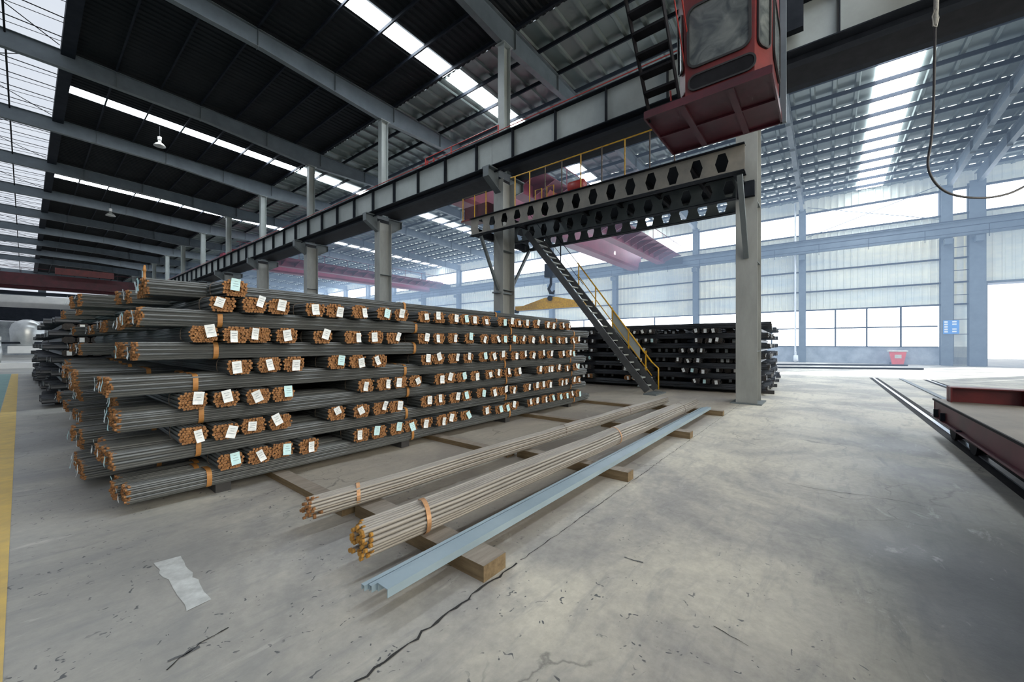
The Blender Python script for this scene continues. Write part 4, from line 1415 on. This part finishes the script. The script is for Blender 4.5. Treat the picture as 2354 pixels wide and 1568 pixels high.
mb = MB().tube([on_depth(2154, -100, 5.97), on_depth(2152, 20, 5.97), on_depth(2149, 58, 5.97)], .03, 8); mb.build('rope', 'rope', cb, True)
mb = MB(); mb.tube([on_depth(2149, 22, 5.95), on_depth(2143, 38, 5.95), on_depth(2146, 60, 5.95), on_depth(2153, 62, 5.95), on_depth(2158, 40, 5.95), on_depth(2152, 20, 5.95)], .008, 6); mb.build('shackle', 'chrome', cb, True)

# ---------------------------------------------------------------- lamps
def bay_lamp(p, label, s=1.0):
    t = thing('high_bay_lamp', label, 'lamp', p, 'hanging bay lamps')
    x, y, z = p
    mb = MB().lathe(p, [(.30 * s, 0), (.29 * s, .04), (.20 * s, .16 * s), (.09 * s, .24 * s), (.08 * s, .36 * s)], 18); mb.build('lamp_shade', 'chrome', t, True)
    mb = MB().lathe((x, y, z + .36 * s), [(.07 * s, 0), (.1 * s, .03), (.1 * s, .22 * s), (.03, .26 * s)], 12); mb.build('ballast', 'white', t, True)
    MB().tube([(x, y, z + .6 * s), (x, y, roof_z(x) - .2)], .012, 6).build('cord', 'black', t)


bay_lamp((5.3, 32.6, 14.0), 'pale bell-shaped lamp hanging under the dark roof, nearer of two')
bay_lamp((5.2, 54.0, 14.0), 'pale bell-shaped lamp hanging under the dark roof, farther of two', 1.2)

# ---------------------------------------------------------------- signs, bin, bars by the wall
sg = thing('notice_sign', 'blue and white notice sign on the wall column beside the ladder', 'sign', (WX - .8, -6.95, 2.4))
MB().box(WX - .8, WX - .77, -7.55, -6.75, 2.35, 3.35).build('board', 'sign_blue', sg)
mb = MB(); r = random.Random(4)
for i in range(5):
    z = 2.45 + .18 * i
    mb.box(WX - .806, WX - .8, -6.98, -6.80, z, z + .12)
    if i != 2: mb.box(WX - .806, WX - .8, -7.42, -7.2, z + .02, z + .12)
mb.build('lettering', 'white', sg)
o = MB().box(CX - .40, CX - .378, 10.3, 10.62, 2.45, 2.95).build('column_sign', 'sign_blue'); tag(o, 'small blue plate on the second column just above the big stack', 'sign')
bn = thing('wheelie_bin', 'red plastic bin standing against the low wall under the window', 'bin', (WX - .9, -4.3, 0))
bx = WX - .9
mb = MB(); mb.add([(bx - .25, -4.62, 0.02), (bx + .25, -4.62, .02), (bx + .25, -4.0, .02), (bx - .25, -4.0, .02), (bx - .36, -4.78, 1.0), (bx + .33, -4.78, 1.0), (bx + .33, -3.84, 1.0), (bx - .36, -3.84, 1.0)],
                  [(0, 3, 2, 1), (0, 1, 5, 4), (1, 2, 6, 5), (2, 3, 7, 6), (3, 0, 4, 7)]); mb.build('body', 'bin_red', bn)
MB().box(bx - .42, bx + .38, -4.86, -3.76, 1.0, 1.1).build('lid', 'cream', bn)
MB().box(bx - .335, bx - .33, -4.5, -4.12, .5, .82).build('emblem', 'cream', bn)
for y in (-4.7, -3.95):
    MB().lathe((bx + .3, y, .09), [(.02, 0), (.09, .01), (.09, .05), (.02, .06)], 12, axis='y').build('wheel', 'black', bn)
for i, (a, b_, w) in enumerate((((1745, 839), (2080, 841), .5), ((1760, 846), (2122, 850), .12))):
    p, q = on_z(*a), on_z(*b_)
    o = MB().bar(p + Vector((0, 0, .05)), q + Vector((0, 0, .05)), w, .09).build('steel_bar', 'steel_dark')
    tag(o, ['wide dark steel plates lying on the floor in front of the bin', 'long thin dark steel bar lying on the sunlit floor'][i], 'steel bar')
wp = thing('water_tap', 'small white standpipe at the foot of the drain pipe by the wall', 'tap', (WX - 1.1, 2.1, 0))
MB().tube([(WX - 1.15, 2.1, 0), (WX - 1.15, 2.1, .9), (WX - 1.35, 2.1, .95)], .05, 8).build('pipe', 'white', wp)
MB().lathe((WX - 1.15, 2.1, .1), [(.16, 0), (.18, .05), (.16, .5), (.05, .55)], 12).build('body', 'white', wp, True)

# ---------------------------------------------------------------- machinery at the far left end
tk = thing('storage_tank', 'silver domed tank standing on a white plinth at the far left', 'tank', (.12, 45, 0))
c_ = (.12, 45, 1.55)
mb = MB().lathe(c_, [(.72, -.15), (.76, 0), (.80, .7), (.82, 1.1), (.72, 1.45), (.5, 1.68), (.2, 1.8), (.02, 1.82)], 28); mb.build('vessel', 'silver', tk, True)
MB().box(-.75, 1.2, 44.2, 46, .95, 1.45).build('stand', 'white', tk)
mb = MB().box(-1.5, 1.0, 44.3, 44.5, 1.62, 1.75); mb.build('pipe_flange', 'steel_dark', tk)
rl = thing('steel_roll', 'silver horizontal cylinder left of the domed tank', 'cylinder', (-2.2, 43.5, 0))
mb = MB().lathe((-3.6, 43.6, 1.05), [(.1, 0), (.72, .02), (.72, 2.6), (.1, 2.65)], 24, axis='x'); mb.build('drum', 'silver', rl, True)
MB().box(-3.6, -1.0, 43.2, 44.0, 1.85, 2.1).build('cover', 'white', rl)
o = MB().box(-6, 1.6, 41.5, 47, 0, .35).build('machine_plinth', 'white'); tag(o, 'long white plinth under the tank and silver cylinder', 'plinth')
yc = thing('yellow_cabinet', 'tall pale yellow machine cabinet behind the dark stack', 'cabinet', (5.0, 55, 0))
mb = MB().box(4.5, 6.1, 54.5, 56, 0, 6.1); mb.build('body', 'yellow_pale', yc)
mb = MB()
for k in range(6):
    mb.box(4.5 + .05 + .27 * k, 4.5 + .2 + .27 * k, 54.44, 54.5, 2.4, 5.9)
mb.build('louvre', 'cream', yc)
fr = thing('steel_portal', 'dark steel portal beam crossing the hall behind the domed tank', 'portal', (-4, 90, 0))
MB().box(-18, 9.6, 89.8, 90.4, 4.9, 6.8).build('beam', 'steel_dark', fr)
for x in (6.6, -9):
    MB().box(x, x + .6, 89.8, 90.4, 0, 9.2).build('post', 'steel_dark', fr)
MB().box(-18, 9.6, 89.9, 90.2, 8.7, 9.2).build('top_beam', 'steel_dark', fr)
struct(MB().box(-18, 12, 91.5, 91.7, 6.8, 8.7).build('wall_partition', 'white'))
struct(MB().box(-18, 12, 92, 92.2, 0, 4.9).build('wall_partition', 'plinth'))
struct(MB().box(4.6, 6.4, 91.6, 91.7, 4.3, 4.85).build('window_61', 'win_pane')); struct(MB().box(7.4, 9.6, 91.6, 91.7, 4.3, 4.85).build('window_62', 'win_pane'))


# ---------------------------------------------------------------- haze
def haze(name, x0, x1, y0, y1, z0, z1, col, e, a):
    o = MB().box(x0, x1, y0, y1, z0, z1).build(name, haze_mat(name + '_air', col, e, a))
    tag(o, 'thin blue haze of dusty daylight filling the far bay' if x0 < 30 else 'brighter blue haze in front of the outer wall windows', 'haze', None, 'stuff')
    return o


haze('haze', 15.6, WX - .9, -30, YF - 1, .05, 14.2, (.50, .70, 1.0), .0050, .006)
haze('haze', 37.0, WX - .95, -29.5, YF - 2, .06, 14.0, (.50, .70, 1.0), .027, .004)

# ---------------------------------------------------------------- lights
w = bpy.data.worlds.new('world'); S.world = w; w.use_nodes = True
bg = w.node_tree.nodes['Background']; bg.inputs[0].default_value = (.80, .88, 1.0, 1); bg.inputs[1].default_value = .42


def area(name, loc, rot, sx_, sy_, e, col):
    l = bpy.data.lights.new(name, 'AREA'); l.shape = 'RECTANGLE'; l.size = sx_; l.size_y = sy_; l.energy = e; l.color = col
    o = bpy.data.objects.new(name, l); COL.objects.link(o); o.location = loc; o.rotation_euler = rot
    return o


# low sun entering by the big door in the outer wall
sun = bpy.data.lights.new('sun', 'SUN'); sun.energy = 14.0; sun.angle = math.radians(1.0); sun.color = (1, .97, .92)
so = bpy.data.objects.new('sun', sun); COL.objects.link(so)
sd_ = Vector((-.80, .55, -.26)).normalized()
so.rotation_euler = sd_.to_track_quat('-Z', 'Y').to_euler()

S.view_settings.view_transform = 'Standard'
S.view_settings.look = 'None'
S.view_settings.exposure = 0.05
cy = S.cycles
cy.use_denoising = True
cy.max_bounces = 4; cy.diffuse_bounces = 3; cy.glossy_bounces = 2; cy.transmission_bounces = 2; cy.volume_bounces = 0; cy.transparent_max_bounces = 6
cy.sample_clamp_indirect = 4.0
cy.use_adaptive_sampling = True
cy.adaptive_threshold = .05
cy.adaptive_min_samples = 16
print('bundles', n_b, 'objects', len(bpy.data.objects))
